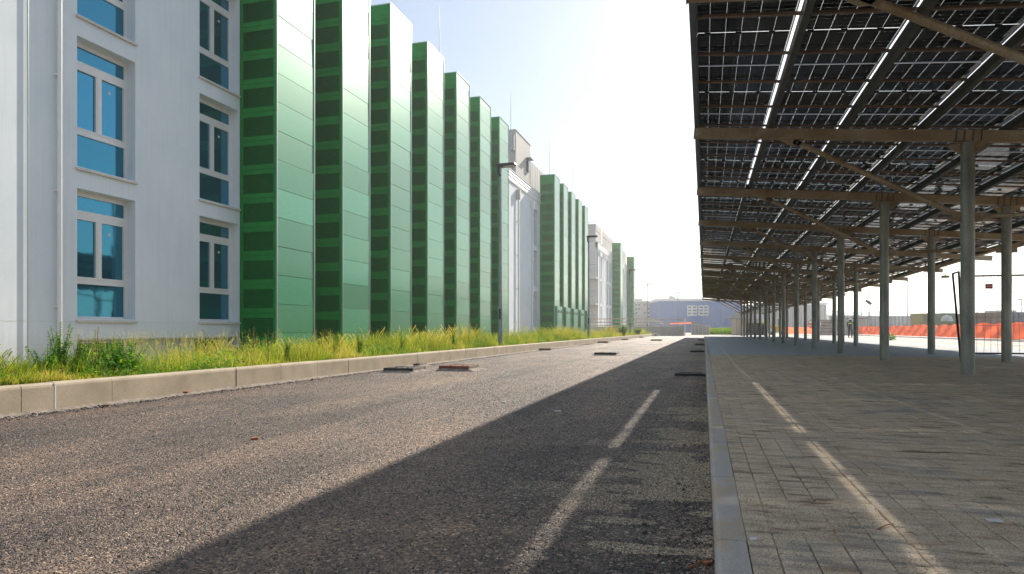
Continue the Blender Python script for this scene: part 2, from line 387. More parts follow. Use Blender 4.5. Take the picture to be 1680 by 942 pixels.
def np_mesh(name, verts, faces, mat, tint=None, smooth=False):
    """fast mesh of same-size polygons from numpy arrays"""
    me = bpy.data.meshes.new(name); nf, k = faces.shape
    me.vertices.add(len(verts)); me.vertices.foreach_set('co', verts.astype(np.float32).ravel())
    me.loops.add(nf*k); me.loops.foreach_set('vertex_index', faces.astype(np.int32).ravel())
    me.polygons.add(nf); me.polygons.foreach_set('loop_start', np.arange(0, nf*k, k, dtype=np.int32))
    me.polygons.foreach_set('use_smooth', np.full(nf, smooth))
    me.materials.append(mat); me.update(calc_edges=True)
    if tint is not None:
        at_ = me.attributes.new('tint', 'FLOAT', 'POINT'); at_.data.foreach_set('value', tint.astype(np.float32))
    return me
def set_tint(me, v):
    at_ = me.attributes.new('tint', 'FLOAT', 'POINT'); at_.data.foreach_set('value', np.full(len(me.vertices), v, np.float32))

# ================================================================== GROUND
def sheet(name, x0, x1, y0, y1, z, m, kind='structure'):
    mb = MB().quad((x0, y0, z), (x1, y0, z), (x1, y1, z), (x0, y1, z), m); o = wpart(name, mb, None); tag(o, kind=kind); return o
tag(sheet('ground', -950, 950, -120, 1150, -.02, M['ground']), 'dry dusty ground reaching to the horizon')
tag(sheet('road', -6.2, .05, -3, 88.8, 0.0, M['asphalt']), 'coarse dark asphalt lane between the two kerbs')
def gz(x): return .22 if x > -7.0 else max(-.18, .22-(-7.0-x)*.16)
vs_ = MB(); xsv = [-14.1, -9.5, -7.0, -6.2]
for a, b_ in zip(xsv, xsv[1:]): vs_.quad((a, -3, gz(a)), (b_, -3, gz(b_)), (b_, 88.8, gz(b_)), (a, 88.8, gz(a)), M['soil'])
tag(wpart('verge_soil', vs_, None), 'soil strip under the wild grass by the building', kind='structure')
tag(sheet('far_yard', -40, 60, 88.8, 260, -.005, M['lane']), 'pale dusty yard beyond the end of the road')
KL = -6.13                                          # kerb face, left
# left kerb: 1 m blocks with rounded front edge
kl = tag(link('kerb', None, None, (KL, 3, 0)), 'long upright concrete kerb between asphalt and grass', kind='structure')
prof = [(-.14, -.05), (0, -.05), (0, .245), (-.006, .265), (-.02, .277), (-.04, .28), (-.14, .28)]
def kerb_block(prof, L, m):
    mb = MB().prism(prof, 'y', .004, L-.004, m); return mb.mesh('kerb_block')
kb = kerb_block(prof, 1.0, M['kerb']); kbs = kerb_block(prof, .34, M['kerb']); kbt = kerb_block(prof, .66, M['kerb'])
y0 = (3.745*1.0-KL*-.2753*1.0)                      # first measured joint
zj = 1144.3*6.13/(1155-184); yj = (zj-6.13*.2753)/.9613
kb2 = kerb_block(prof, 2.0, M['kerb'])
for k in range(-4, 84):
    for (me, dy) in (() if k == 1 else ((kb2, 0),) if k == 0 else ((kb, 0),) if k != -1 else ((kbs, 0), (kbt, .34))):
        o = link('kerb_block', me, kl, (KL+random.uniform(-.003, .003), yj+k+dy, random.uniform(-.002, .002)))
        o.rotation_euler.z = random.uniform(-.002, .002)
wpart('mortar_joint', box(KL-.12, KL+.002, yj-1.0+.333, yj-1.0+.347, 0, .272, M['white']), kl)
# right kerb
kr = tag(link('kerb', None, None, (.035, 0, 0)), 'low grey kerb edging the block paving', kind='structure')
profr = [(.10, -.05), (0, -.05), (0, .08), (.006, .094), (.018, .1), (.10, .1)]
kbr = kerb_block(profr, 1.0, M['kerb_right'])
for k in range(-1, 84):
    link('kerb_block', kbr, kr, (.035+random.uniform(-.002, .002), k+.35, random.uniform(-.002, .001)))

# ------------------------------------------------------------------ block paving
PZ = .10
tag(sheet('paving_bed', .137, 13.5, -3, 19.6, PZ-.035, M['bed_dark']), 'sand bed under the block paving')
tag(sheet('pavement', .151, 11.2, 19.6, 86, PZ-.002, M['paver_far']), 'clean grey block paving under the far canopy')
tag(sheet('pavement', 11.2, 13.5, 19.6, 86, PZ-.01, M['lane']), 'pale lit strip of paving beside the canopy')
bricks = []
y = -1.0; k = 0
while y < 19.4:                                     # border strip of small setts by the kerb
    L = random.choice([.12, .12, .11, .13]); bricks.append((.139, y, .083, min(L, 19.59-y))); y += L+.004
c = 0; x = .226
while x < 11.0:
    off = (c*.0833) % .25; y = -1.0-off
    while y < 19.45:
        bricks.append((x, y, .1010, min(.2445, 19.59-y))); y += .25
    x += .1065; c += 1
bricks = [b for b in bricks if b[1]+b[3] > 1.2]
def score(b):
    X = b[0]+b[2]/2; Y = b[1]+b[3]/2; z = Y*math.cos(TH)-X*math.sin(TH); u = 840+1100*(X*math.cos(TH)+Y*math.sin(TH))/max(z, .1)
    py = 541+1100*.7/max(z, .1)
    return (0 if (z > .5 and -40 < u < 1700 and py < 965) else 100)+math.hypot(X, Y)
bricks.sort(key=score)
pv = tag(link('block_paving', None, None, (.151, 0, PZ)), 'sand-strewn concrete block paving under the canopy', kind='structure')
variants = {}
def paver_mesh(wd, ln, tint):
    key = (round(wd, 3), round(ln, 3), tint)
    if key not in variants:
        e = .003
        vs = [(0, 0, -.03), (wd, 0, -.03), (wd, ln, -.03), (0, ln, -.03), (0, 0, -e), (wd, 0, -e), (wd, ln, -e), (0, ln, -e), (e, e, 0), (wd-e, e, 0), (wd-e, ln-e, 0), (e, ln-e, 0)]
        fs = [(8, 9, 10, 11)]+[(i, (i+1) % 4, 4+(i+1) % 4, 4+i) for i in range(4)]+[(4+i, 4+(i+1) % 4, 8+(i+1) % 4, 8+i) for i in range(4)]
        mb = MB(); mb.add(vs, fs, M['paver']); me = mb.mesh('paver'); set_tint(me, tint); variants[key] = me
    return variants[key]
TW = [.1, .3, .45, .55, .7, .8, .95]
for b in bricks[:298]:
    o = link('paver', paver_mesh(b[2], b[3], random.choice(TW)), pv, (b[0]+random.uniform(-.0008, .0008), b[1], PZ+random.uniform(-.0025, .002)))
rest = np.array(bricks[298:]); nb = len(rest); e = .003
tmpl = lambda: None
lx = np.stack([np.zeros(nb), rest[:, 2], rest[:, 2], np.zeros(nb)]*2+[np.full(nb, e), rest[:, 2]-e, rest[:, 2]-e, np.full(nb, e)], 1)[:, :12]
ly = np.stack([np.zeros(nb), np.zeros(nb), rest[:, 3], rest[:, 3]]*2+[np.full(nb, e), np.full(nb, e), rest[:, 3]-e, rest[:, 3]-e], 1)
lz = np.tile(np.array([-.03]*4+[-e]*4+[0]*4), (nb, 1))+rng.uniform(-.0025, .002, (nb, 1))
vv = np.stack([lx+rest[:, :1], ly+rest[:, 1:2], lz], 2).reshape(-1, 3)
fb = np.array([(8, 9, 10, 11)]+[(i, (i+1) % 4, 4+(i+1) % 4, 4+i) for i in range(4)]+[(4+i, 4+(i+1) % 4, 8+(i+1) % 4, 8+i) for i in range(4)])
ff = (fb[None]+12*np.arange(nb)[:, None, None]).reshape(-1, 4)
me = np_mesh('paver_field', vv, ff, M['paver'], np.repeat(rng.choice(TW, nb), 12))
tag(link('paver_field', me, pv, (0, 0, PZ)), kind='stuff')

# sand drifted over and between the pavers
def fbm(x, y, s, o=4):
    r = 0; a = 1; tot = 0
    for i in range(o):
        r += a*mnoise.noise(Vector((x*s, y*s, 3.7+i*9))); tot += a; a *= .5; s *= 2.1
    return r/tot
xs = np.concatenate([np.arange(.138, 2.6, .018), np.arange(2.6, 11.2, .09)]); ys = [1.2]
while ys[-1] < 19.6: ys.append(ys[-1]+.018+.012*max(0, ys[-1]-3))
ys = np.array(ys)
gx, gy = np.meshgrid(xs, ys); hgt = np.zeros_like(gx)
for i in range(gx.shape[0]):
    yy = ys[i]
    for j in range(gx.shape[1]):
        xx = xs[j]
        bias = -.008+.004*min(1, max(0, (xx-.9)/2.5))+.003*min(1, max(0, (yy-3.5)/6))
        hgt[i, j] = bias+.010*mnoise.noise(Vector((xx*1.7, yy*2.6, 1)))+.006*mnoise.noise(Vector((xx*9, yy*22, 5)))+.007*mnoise.noise(Vector((xx*4.5, yy*6, 9)))
vs = np.stack([gx, gy, PZ+np.clip(hgt, -.02, .006)], 2).reshape(-1, 3)
nx = len(xs); ny = len(ys); idx = np.arange(nx*ny).reshape(ny, nx)
fs = np.stack([idx[:-1, :-1], idx[:-1, 1:], idx[1:, 1:], idx[1:, :-1]], 2).reshape(-1, 4)
tag(link('sand', np_mesh('sand', vs, fs, M['sand'], np.full(len(vs), .5), True)), 'loose tan sand drifted over the block paving', 'sand', kind='stuff')

# far side lane to the right, low kerb
tag(sheet('side_lane', 13.5, 19.0, -3, 150, .03, M['lane']), 'sunlit dusty concrete lane right of the canopy')
kf = tag(link('kerb', None, None, (18.9, 20, 0)), 'pale low kerb along the orange barrier', kind='structure')
kbf = kerb_block([(0, 0), (.25, 0), (.25, .18), (0, .18)], 4.0, M['white'])
for k in range(30): link('kerb_block', kbf, kf, (18.9, 30+4*k, .0))
tag(sheet('barrier_strip', 14.6, 15.6, 10, 140, .045, M['concrete']), 'darker concrete strip in the side lane')

# ================================================================== BUILDING
XW = -14.1; XO = -12.75
bl = thing('office_building', (XW, 40, 0), 'long white four-level building with green louvred metal fins along the road', 'building')
def wall_holes(y0, y1, z0, z1, holes, depth, m, X=XW):
    mb = MB(); ysb = sorted({y0, y1, *[h[0] for h in holes], *[h[1] for h in holes]}); zsb = sorted({z0, z1, *[h[2] for h in holes], *[h[3] for h in holes]})
    for a, b_ in zip(ysb, ysb[1:]):
        for c_, d in zip(zsb, zsb[1:]):
            ym = (a+b_)/2; zm = (c_+d)/2
            if any(h[0] < ym < h[1] and h[2] < zm < h[3] for h in holes): continue
            mb.quad((X, a, c_), (X, b_, c_), (X, b_, d), (X, a, d), m)
    for (a, b_, c_, d) in holes:
        xi = X-depth
        mb.quad((X, a, c_), (xi, a, c_), (xi, a, d), (X, a, d), m); mb.quad((X, b_, c_), (xi, b_, c_), (xi, b_, d), (X, b_, d), m)
        mb.quad((X, a, d), (xi, a, d), (xi, b_, d), (X, b_, d), m); mb.quad((X, a, c_), (xi, a, c_), (xi, b_, c_), (X, b_, c_), m)
    # back skin, so the wall has thickness
    mb.quad((X-depth-.05, y0, z0), (X-depth-.05, y1, z0), (X-depth-.05, y1, z1), (X-depth-.05, y0, z1), M['dark'])
    return mb
LV = [1.06+3.57*k for k in range(3)]; WH = 3.06
def window(ya, yb, z0, X=XW, h=WH, rec=.35, simple=False):
    xf = X-rec
    f = MB(); fr = .065
    rows = [(0, .06), (.84, .97), (2.42, 2.6), (h-.12, h)]
    for a, b_ in rows: f.box(xf, xf+.07, ya, yb, z0+a, z0+b_, M['alu'])
    for ys_ in (ya, yb-fr): f.box(xf+.001, xf+.069, ys_, ys_+fr, z0+.06, z0+h-.12, M['alu'])
    ym = (ya+yb)/2
    f.box(xf+.002, xf+.085, ym-.045, ym+.045, z0+.97, z0+2.42, M['alu'])
    # sash edges
    for (a, b_) in ((ya+fr, ym-.045), (ym+.045, yb-fr)):
        f.box(xf+.03, xf+.08, a, b_, z0+.971, z0+1.01, M['alu']); f.box(xf+.03, xf+.08, a, b_, z0+2.38, z0+2.419, M['alu'])
        f.box(xf+.03, xf+.08, a, a+.035, z0+1.01, z0+2.38, M['alu']); f.box(xf+.03, xf+.08, b_-.035, b_, z0+1.01, z0+2.38, M['alu'])
    w_ = wpart('window', f, bl)
    for (a, b_, c_, d) in ((ya+fr, yb-fr, .06, .84), (ya+fr+.03, ym-.075, 1.0, 2.39), (ym+.075, yb-fr-.03, 1.0, 2.39), (ya+fr, yb-fr, 2.6, h-.12)):
        wpart('pane', box(xf+.015, xf+.03, a, b_, z0+c_, z0+d, M['glass']), w_)
    s = MB().prism([(X-rec+.02, z0+.005), (X+.07, z0-.035), (X+.07, z0-.085), (X+.05, z0-.09), (X-rec+.02, z0-.05)], 'y', ya-.04, yb+.03, M['concrete_cap'])
    wpart('sill', s, w_)
    if not simple:                                  # small sticker / latch left on the glass
        wpart('sticker', box(xf+.031, xf+.034, ym+.3, ym+.38, z0+2.1, z0+2.16, M['paper']), w_)
    return w_
WA = [(12.28, 13.95), (16.24, 17.93), (8.2, 9.9)]
holes = [(a, b_, z, z+WH) for (a, b_) in WA for z in LV]+[(12.28, 17.94, .0, .56)]
wpart('wall', wall_holes(3.0, 18.0, -.3, 12.9, holes, .37, M['plaster']), bl)
for i, (a, b_) in enumerate(WA):
    for z in LV: window(a, b_, z)
wpart('basement_wall', MB().box(XW-.34, XW-.30, 12.28, 17.94, -.3, .56, M['plaster']), bl)
for (a, b_) in ((12.3, 13.9), (16.3, 17.5)):
    w_ = wpart('basement_window', MB().box(XW-.30, XW-.26, a, b_, .04, .1, M['alu']).box(XW-.30, XW-.26, a, b_, .47, .5, M['alu']).box(XW-.30, XW-.26, a, a+.05, .1, .47, M['alu']).box(XW-.30, XW-.26, b_-.05, b_, .1, .47, M['alu']), bl)
    wpart('pane', box(XW-.295, XW-.285, a+.05, b_-.05, .1, .47, M['glass']), w_)
wpart('plaster_bead', box(XW, XW+.004, 3, 17.99, .985, .992, M['concrete_cap']), bl)
wpart('basement_lintel', box(XW-.02, XW+.015, 12.25, 17.96, .56, .60, M['concrete_cap']), bl)
# downpipe and cable on the near wall
def pipe(name, y, z0, z1, r, off, m, brackets=True, hopper=False, X=XW):
    mb = MB().tube([(X+off, y, z0), (X+off, y, z1)], r, m, 14)
    o = wpart(name, mb, bl)
    if brackets:
        z = z0+1.2
        while z < z1-.3:
            wpart('bracket', MB().box(X, X+off+.01, y-r-.02, y+r+.02, z, z+.04, m), o); z += 2.62
    if hopper: wpart('hopper', MB().prism([(y-.12, z1), (y+.12, z1), (y+.18, z1+.4), (y+.18, z1+.75), (y-.18, z1+.75), (y-.18, z1+.4)], 'x', X+.01, X+.3, m), o)
    return o
pipe('downpipe', 11.77, .1, 12.7, .05, .085, M['white'])
pipe('lightning_cable', 11.07, .1, 12.9, .014, .03, M['steel_edge'], False)

# ------------------------------------------------------------------ green fins
FT = 14.6
def louvre_mesh(wd, h=.9, pale=False):
    g = M['gfin_far'] if pale else M['gframe']; sl = M['gslat'] if not pale else M['gfin_far']
    mb = MB(); t_ = .05
    mb.box(0, wd, 0, t_, .008, .15, g); mb.box(0, wd, 0, t_, h-.15, h-.008, g)
    mb.box(0, .10, 0, t_, .15, h-.15, g); mb.box(wd-.10, wd, 0, t_, .15, h-.15, g)
    mb.box(.10, wd-.10, .1, .11, .15, h-.15, M['gback'] if not pale else sl)
    n = 14
    for i in range(n):
        z = .15+(h-.3)*(i+.5)/n
        mb.quad((.10, .008, z-.019), (wd-.10, .008, z-.019), (wd-.10, .04, z+.012), (.10, .04, z+.012), sl)
    mb.box(.17, .20, .06, .08, .15, h-.15, sl)
    return mb.mesh('louvre_panel')
def ribbed_mesh(L, h, tilt):
    """metal panel with a narrow groove at each joint and folded edges"""
    mb = MB(); m = M['gpanel']; g = .007
    mb.box(0, .03, .03, L-.03, g, h-g, m)
    return mb.mesh('metal_panel')
WD = XO-XW-.05
lou = louvre_mesh(WD); rib = {}
def fin(y, L=2.09, far=False, name='green_fin'):
    f = MB()
    f.box(XW-.02, XO-.035, y+.12, y+L-.01, .0, FT-.03, M['gback'])             # duct body
    f.box(XO-.032, XO+.016, y-.004, y+.028, .0, FT, M['steel_edge'])          # near corner trim
    f.box(XO-.032, XO+.02, y+L-.028, y+L+.006, .0, FT, M['steel_edge'])      # far corner trim
    f.box(XW, XW+.05, y, y+.06, .0, FT-.02, M['gframe'])
    f.box(XW-.01, XO+.024, y-.006, y+L+.008, FT+.001, FT+.035, M['steel_edge'])  # cap
    f.box(XW+.05, XO-.033, y+.001, y+.05, 13.93, FT, M['gframe'])              # blank top panel
    f.box(XW+.05, XO-.033, y+.001, y+.05, -.05, .415, M['gframe'])
    fo = wpart(name, f, bl)
    for k in range(15):
        link('louvre_panel', lou, fo, (XW+.02, y, .42+.9*k))
    zs = [-.2]+[.70+.9*k for k in range(16)]+[FT]
    for a, b_ in zip(zs, zs[1:]):
        key = (round(b_-a, 3), L)
        if key not in rib: rib[key] = ribbed_mesh(L, b_-a, 0)
        o = link('metal_panel', rib[key], fo, (XO-.03, y, a))
        o.rotation_euler = (0, R(random.uniform(-.6, .6)), R(random.uniform(-.09, .09)))
    return fo
for k in range(7): fin(18.0+3.93*k)
for k in range(5): fin(58.3+3.93*k)
fin(107.2, 3.0); fin(128.3, 3.0)
# service cabinets at the foot of the second row of fins
for k in range(5):
    y = 58.3+3.93*k
    c_ = wpart('service_cabinet', MB().box(XO+.02, XO+.25, y-.02, y+2.1, .1, 2.9, M['gpanel']), bl)
    wpart('vent', box(XO+.251, XO+.262, y+.2, y+.9, 2.3, 2.55, M['dark']), c_); wpart('vent', box(XO+.251, XO+.262, y+1.2, y+1.9, 2.3, 2.55, M['dark']), c_)

# ------------------------------------------------------------------ rest of the long wall
wpart('wall', box(XW-.35, XW, 18.0, 43.6, -.3, 12.9, M['plaster']), bl)
def band(y0, y1, holes_y, name='wall'):
    hs = [(a, b_, z, z+WH) for (a, b_) in holes_y for z in LV]
    wpart(name, wall_holes(y0, y1, -.3, 12.1, hs, .3, M['plaster']), bl)
    for (a, b_) in holes_y:
        for z in LV:
            w_ = wpart('window', MB().box(XW-.29, XW-.25, a, b_, z, z+.08, M['alu']).box(XW-.29, XW-.25, a, b_, z+2.9, z+WH, M['alu']).box(XW-.29, XW-.25, a, a+.08, z+.08, z+2.9, M['alu']).box(XW-.29, XW-.25, b_-.08, b_, z+.08, z+2.9, M['alu']).box(XW-.29, XW-.25, a+.08, b_-.08, z+2.3, z+2.42, M['alu']), bl)
            wpart('pane', box(XW-.28, XW-.27, a+.08, b_-.08, z+.08, z+2.3, M['glass_far']), w_)
            wpart('sill', box(XW-.3, XW+.05, a-.05, b_+.05, z-.09, z-.03, M['concrete_cap']), w_)
    wpart('parapet_cladding', MB().box(XW-.3, XW+.06, y0, y1, 12.1, 12.87, M['ribwhite']).box(XW-.33, XW+.10, y0, y1, 12.871, 12.93, M['white']).box(XW-.02, XW+.08, y0, y1, 12.02, 12.099, M['white']), bl)
band(43.6, 78.2, [(56.0, 57.3)])
pipe('downpipe', 50.6, .2, 11.0, .06, .12, M['concrete_cap'], True, True)
pipe('downpipe', 55.2, .2, 11.0, .06, .12, M['white'], True, True)
band(92.0, 140.0, [(94.7, 95.9), (101.0, 102.7), (103.8, 106.3), (114.5, 116.0), (119, 120.6), (123.0, 124.6)])
for y in (93.0, 97.2, 99.0, 112, 117.5, 121.8): pipe('downpipe', y, .2, 11.0, .07, .14, M['white'], False, True)
# recessed end wall with balconies facing back up the road
wpart('wall', box(-20, XW, 92.0, 92.25, -.2, 12.9, M['plaster_far']), bl)
for z in (.9, 4.2, 7.75):
    b_ = wpart('balcony', MB().box(-18, XW, 90.8, 92.0, z, z+.25, M['plaster_far']).box(-18, XW, 90.8, 90.95, z+.25, z+.95, M['plaster_far']), bl)
    r_ = MB().box(-18, XW, 90.85, 90.9, z+1.9, z+1.95, M['lamp'])
    xx = -17.9
    while xx < XW: r_.box(xx, xx+.03, 90.86, 90.89, z+.95, z+1.9, M['lamp']); xx += .28
    wpart('railing', r_, b_)
    wpart('balcony_door', box(-17.4, -15.2, 91.96, 92.0, z+.25, z+2.6, M['glass_far']), bl)
# roof, penthouses and screens
wpart('roof', MB().box(-30, XW-.35, 3, 78.2, 12.4, 12.6, M['concrete']).box(-30, XW-.31, 92.3, 140, 12.4, 12.6, M['concrete']), bl)
wpart('end_wall', MB().box(-30, XW-.36, 78.0, 78.2, -.3, 12.39, M['plaster_far']).box(-30, XW-.36, 139.8, 140, -.3, 12.39, M['plaster_far']), bl)
ph = wpart('penthouse', MB().box(-21, -15.5, 55.3, 60.3, 12.6, 17.9, M['penthouse']).box(-21.05, -15.45, 55.25, 60.35, 17.9, 17.98, M['concrete_cap']), bl)
wpart('awning_window', MB().box(-15.5, -15.3, 58.9, 59.5, 15.2, 16.2, M['glass_far']).box(-15.5, -15.0, 58.7, 59.7, 16.3, 16.4, M['lamp']), ph)
wpart('vent_unit', MB().box(-15.9, -15.55, 54.9, 55.3, 16.1, 17.4, M['lamp']), ph)
wpart('door', MB().box(-16.3, -15.7, 55.26, 55.3, 12.7, 14.9, M['lamp']), ph)
ls = MB(); y = 60.5
while y < 78: ls.box(-15.6, -15.52, y, y+.9, 12.7, 16.5, M['penthouse']); ls.box(-15.62, -15.5, y+.9, y+1.0, 12.7, 16.55, M['white']); y += 1.0
wpart('roof_screen', ls, bl)
ph = wpart('penthouse', MB().box(-22, -15.4, 98.6, 139, 12.6, 15.6, M['penthouse']).box(-22.05, -15.35, 98.5, 139.1, 15.601, 15.7, M['concrete_cap']), bl)
wpart('penthouse_upper', MB().box(-22, -15.4, 99.0, 139, 15.7, 16.5, M['penthouse']), ph)
r_ = MB().box(-18.5, -15.4, 98.55, 98.6, 16.7, 16.78, M['lamp']); xx = -18.5
while xx < -15.4: r_.box(xx, xx+.05, 98.55, 98.6, 15.7, 16.7, M['lamp']); xx += .3
wpart('railing', r_, ph)
wpart('blank_strip', box(-15.4, -15.36, 103.5, 105.2, 12.7, 16.5, M['white']), ph)
# roof rail seen just above the second fin, and the lightning rods
r_ = MB()
for z in (13.4, 14.0, 14.6, 15.2): r_.box(-16.4, -16.36, 28, 38, z, z+.04, M['lamp'])
for k in range(34): r_.box(-16.4, -16.36, 28+.3*k, 28.04+.3*k, 13.4, 15.2, M['lamp'])
wpart('roof_railing', r_, bl)
def rod(px, py0, py1, z):
    a = at(px, py1, z); b_ = at(px, py0, z)
    wpart('lightning_rod', MB().tube([(a.x, a.y, 12.6), (a.x, a.y, (a.z+b_.z)/2), (b_.x, b_.y, b_.z)], [.03, .02, .008], M['lamp'], 6), bl)
for a in ((721, 8, 88, 36), (838, 150, 200, 52), (901.5, 230, 287, 66), (939, 268, 315, 78), (978.5, 318, 366, 106), (998.5, 350, 384, 115), (1015.5, 377, 400, 125), (1028.6, 392, 412, 135), (607, -30, 12, 30)): rod(*a)

# ================================================================== SOLAR CANOPY
cp = thing('solar_canopy', (4, 40, PZ), 'long steel parking canopy roofed with dark glass solar panels', 'canopy')
SL = -.0923; TILT = math.atan(SL)
def zb(x): return 4.076+SL*x                          # underside of the cross beams
FR = [1.94+5*k for k in range(16)]
XA, XB = 3.93, 6.31
bm_ = MB(); 
dirx = Vector((1, 0, SL)).normalized(); up = Vector((-SL, 0, 1)).normalized(); yv = Vector((0, 1, 0))
def rx(x, y, h): return Vector((x, y, zb(x)+h))
def cross(x0, x1, y, h0, h1, wy, m, mb=None):
    mb = mb or MB(); mb.obox((rx(x0, y, (h0+h1)/2)+rx(x1, y, (h0+h1)/2))/2, (dirx, yv, up), ((x1-x0)/2/math.cos(TILT), wy/2, (h1-h0)/2), m); return mb
for i, y in enumerate(FR):
    bo = wpart('cross_beam', cross(-.15, 9.6, y, 0, .17, .10, M['beam']), cp)
    wpart('end_plate', cross(-.165, -.151, y, -.005, .185, .12, M['fascia']), bo)
    for xc in (XA, XB):
        jp = MB()
        for dx in (-.17, -.06, .06, .17): cross(xc+dx-.008, xc+dx+.008, y, -.01, .18, .116, M['purlin'], jp)
        wpart('stiffener', jp, bo)
        top = zb(xc)
        co = wpart('column', MB().tube([(xc, y, PZ-.02), (xc, y, top-.012)], .095, M['galv'], 24), cp)
        hp = MB().box(xc-.17, xc+.17, y-.07, y+.07, top-.03, top-.012, M['beam'])
        wpart('head_plate', hp, co)
        for s_ in (-1, 1):
            wpart('gusset', MB().prism([(xc+s_*.09, top-.032), (xc+s_*.28, top-.032), (xc+s_*.09, top-.2)], 'y', y-.008, y+.008, M['beam']), co)
            if (xc == XA and s_ == 1) or (xc == XB and s_ == -1) or True:
                wpart('lug', MB().box(xc+(.09 if s_ > 0 else -.2), xc+(.2 if s_ > 0 else -.09), y-.012, y+.012, 2.47, 2.62, M['beam']), co)
        wpart('collar', MB().tube([(xc, y, 2.44), (xc, y, 2.46)], .1, M['galv'], 24), co)
    def brace(a, b_, r=.042):
        a = Vector(a); b_ = Vector(b_); d = (b_-a).normalized()
        o = wpart('brace', MB().tube([a+d*.14, b_-d*.14], r, M['beam'], 12), cp)
        for p, q in ((a, a+d*.16), (b_-d*.16, b_)):
            wpart('brace_end', MB().beam(p-d*0.03, q+d*0.0, .02, .085, M['beam']).tube([(p+q)/2-d*.05+Vector((0, -.03, 0)), (p+q)/2-d*.05+Vector((0, .03, 0))], .018, M['galv'], 8), o)
    brace((1.45, y, zb(1.45)-.04), (XA-.16, y, 2.6))
    brace((8.55, y, zb(8.55)-.04), (XB+.16, y, 2.6))
    brace((XA+.15, y, 2.55), (XB-.15, y, 2.55), .035)
    wpart('brace_bracket', MB().prism([(1.2, zb(1.2)-.004), (1.6, zb(1.6)-.004), (1.5, zb(1.6)-.1), (1.4, zb(1.6)-.1)], 'y', y-.01, y+.01, M['beam']), bo)
Y0, Y1 = -1.0, 77.6
# purlins along the canopy: C channels on top of the beams
G0 = 1.015; GP = 1.165
def channel(x, wdt, h0, h1, m, flip=False, ya=Y0, yb_=Y1):
    mb = MB(); L = (yb_-ya)/2; yc = (ya+yb_)/2; t_ = .006
    c0 = rx(x, yc, (h0+h1)/2)
    mb.obox(c0+dirx*(wdt/2 if flip else -wdt/2), (dirx, yv, up), (t_/2, L, (h1-h0)/2), m)
    for s_ in (-1, 1): mb.obox(c0+up*s_*((h1-h0)/2-t_/2), (dirx, yv, up), (wdt/2-t_, L, t_/2), m)
    mb.obox(c0+dirx*(-wdt/2+t_ if flip else wdt/2-t_)-up*((h1-h0)/2-.016), (dirx, yv, up), (t_/2, L, .012), m)
    return mb
cuts = [Y0, 17.0, 29.0, 41.0, 53.0, 65.0, Y1]             # purlins come in lengths spliced over the beams
for k in range(8):
    for j, (ya, yb_) in enumerate(zip(cuts, cuts[1:])):
        x = G0+GP*k+(-.02 if k == 7 else (.052, .02)[k] if (k < 2 and j == 0) else random.uniform(-.006, .004))
        wpart('purlin', channel(x, .075, .172, .305, M['purlin'], False, ya+.004, yb_-.004), cp)
wpart('fascia', channel(-.115, .07, .172, .41, M['fascia'], True), cp)
# module rails across the canopy
PITCH = 2.125; NR = 37
railm = MB(); L_ = (9.15+.1)/2
railm.obox((0, 0, 0), (dirx, yv, up), (L_/math.cos(TILT), .022, .014), M['rail'])
railme = railm.mesh('module_rail')
for r in range(NR):
    for q in (.24, .76):
        c_ = rx((9.15-.1)/2, Y0+PITCH*(r+q), .322); link('module_rail', railme, cp, c_)
# solar modules
MW = 1.132; ML = PITCH-.022
def module_mesh():
    mb = MB(); h = .035; fw = .011
    for (a, b_, c_, d, z_) in ((0, MW, 0, .005, .02), (0, MW, ML-.005, ML, .02), (0, fw, .005, ML-.005, 0), (MW-fw, MW, .005, ML-.005, 0)): mb.box(a, b_, c_, d, z_, h, M['modframe'])
    mb.quad((fw, .005, .024), (fw, ML-.005, .024), (MW-fw, ML-.005, .024), (MW-fw, .005, .024), M['coverglass'])   # faces down
    cg = .0019; cw = (MW-2*fw-.012-5*cg)/6; mid = .014; n = 11; eg = .012; ch_ = ((ML-2*eg-mid)/2-(n-1)*.0005)/n
    for i in range(6):
        x0 = fw+.006+i*(cw+cg)
        for half in (0, 1):
            yb = eg+half*((ML-2*eg-mid)/2+mid)
            for j in range(n):
                y0 = yb+j*(ch_+.0005)
                mb.add([(x0, y0, .0265), (x0+cw, y0, .0265), (x0+cw, y0+ch_, .0265), (x0, y0+ch_, .0265)], [(0, 3, 2, 1)], M['cell'])
    for x0 in (.14, .5, .88): mb.box(x0, x0+.07, ML/2-.02, ML/2+.02, .004, .0235, M['black'])
    me = bpy.data.meshes.new('solar_panel'); me.from_pydata(mb.v, [], mb.f)
    for m_ in mb.mats: me.materials.append(m_)
    me.polygons.foreach_set('material_index', mb.mi); me.update(); return me
mod = module_mesh()
for k in range(8):
    x = G0-.0165-MW+GP*k
    for r in range(NR):
        o = link('solar_panel', mod, cp, rx(x, Y0+PITCH*r+.011, .338))
        o.rotation_euler = (R(random.uniform(-.06, .06)), -TILT+R(random.uniform(-.08, .08)), 0)

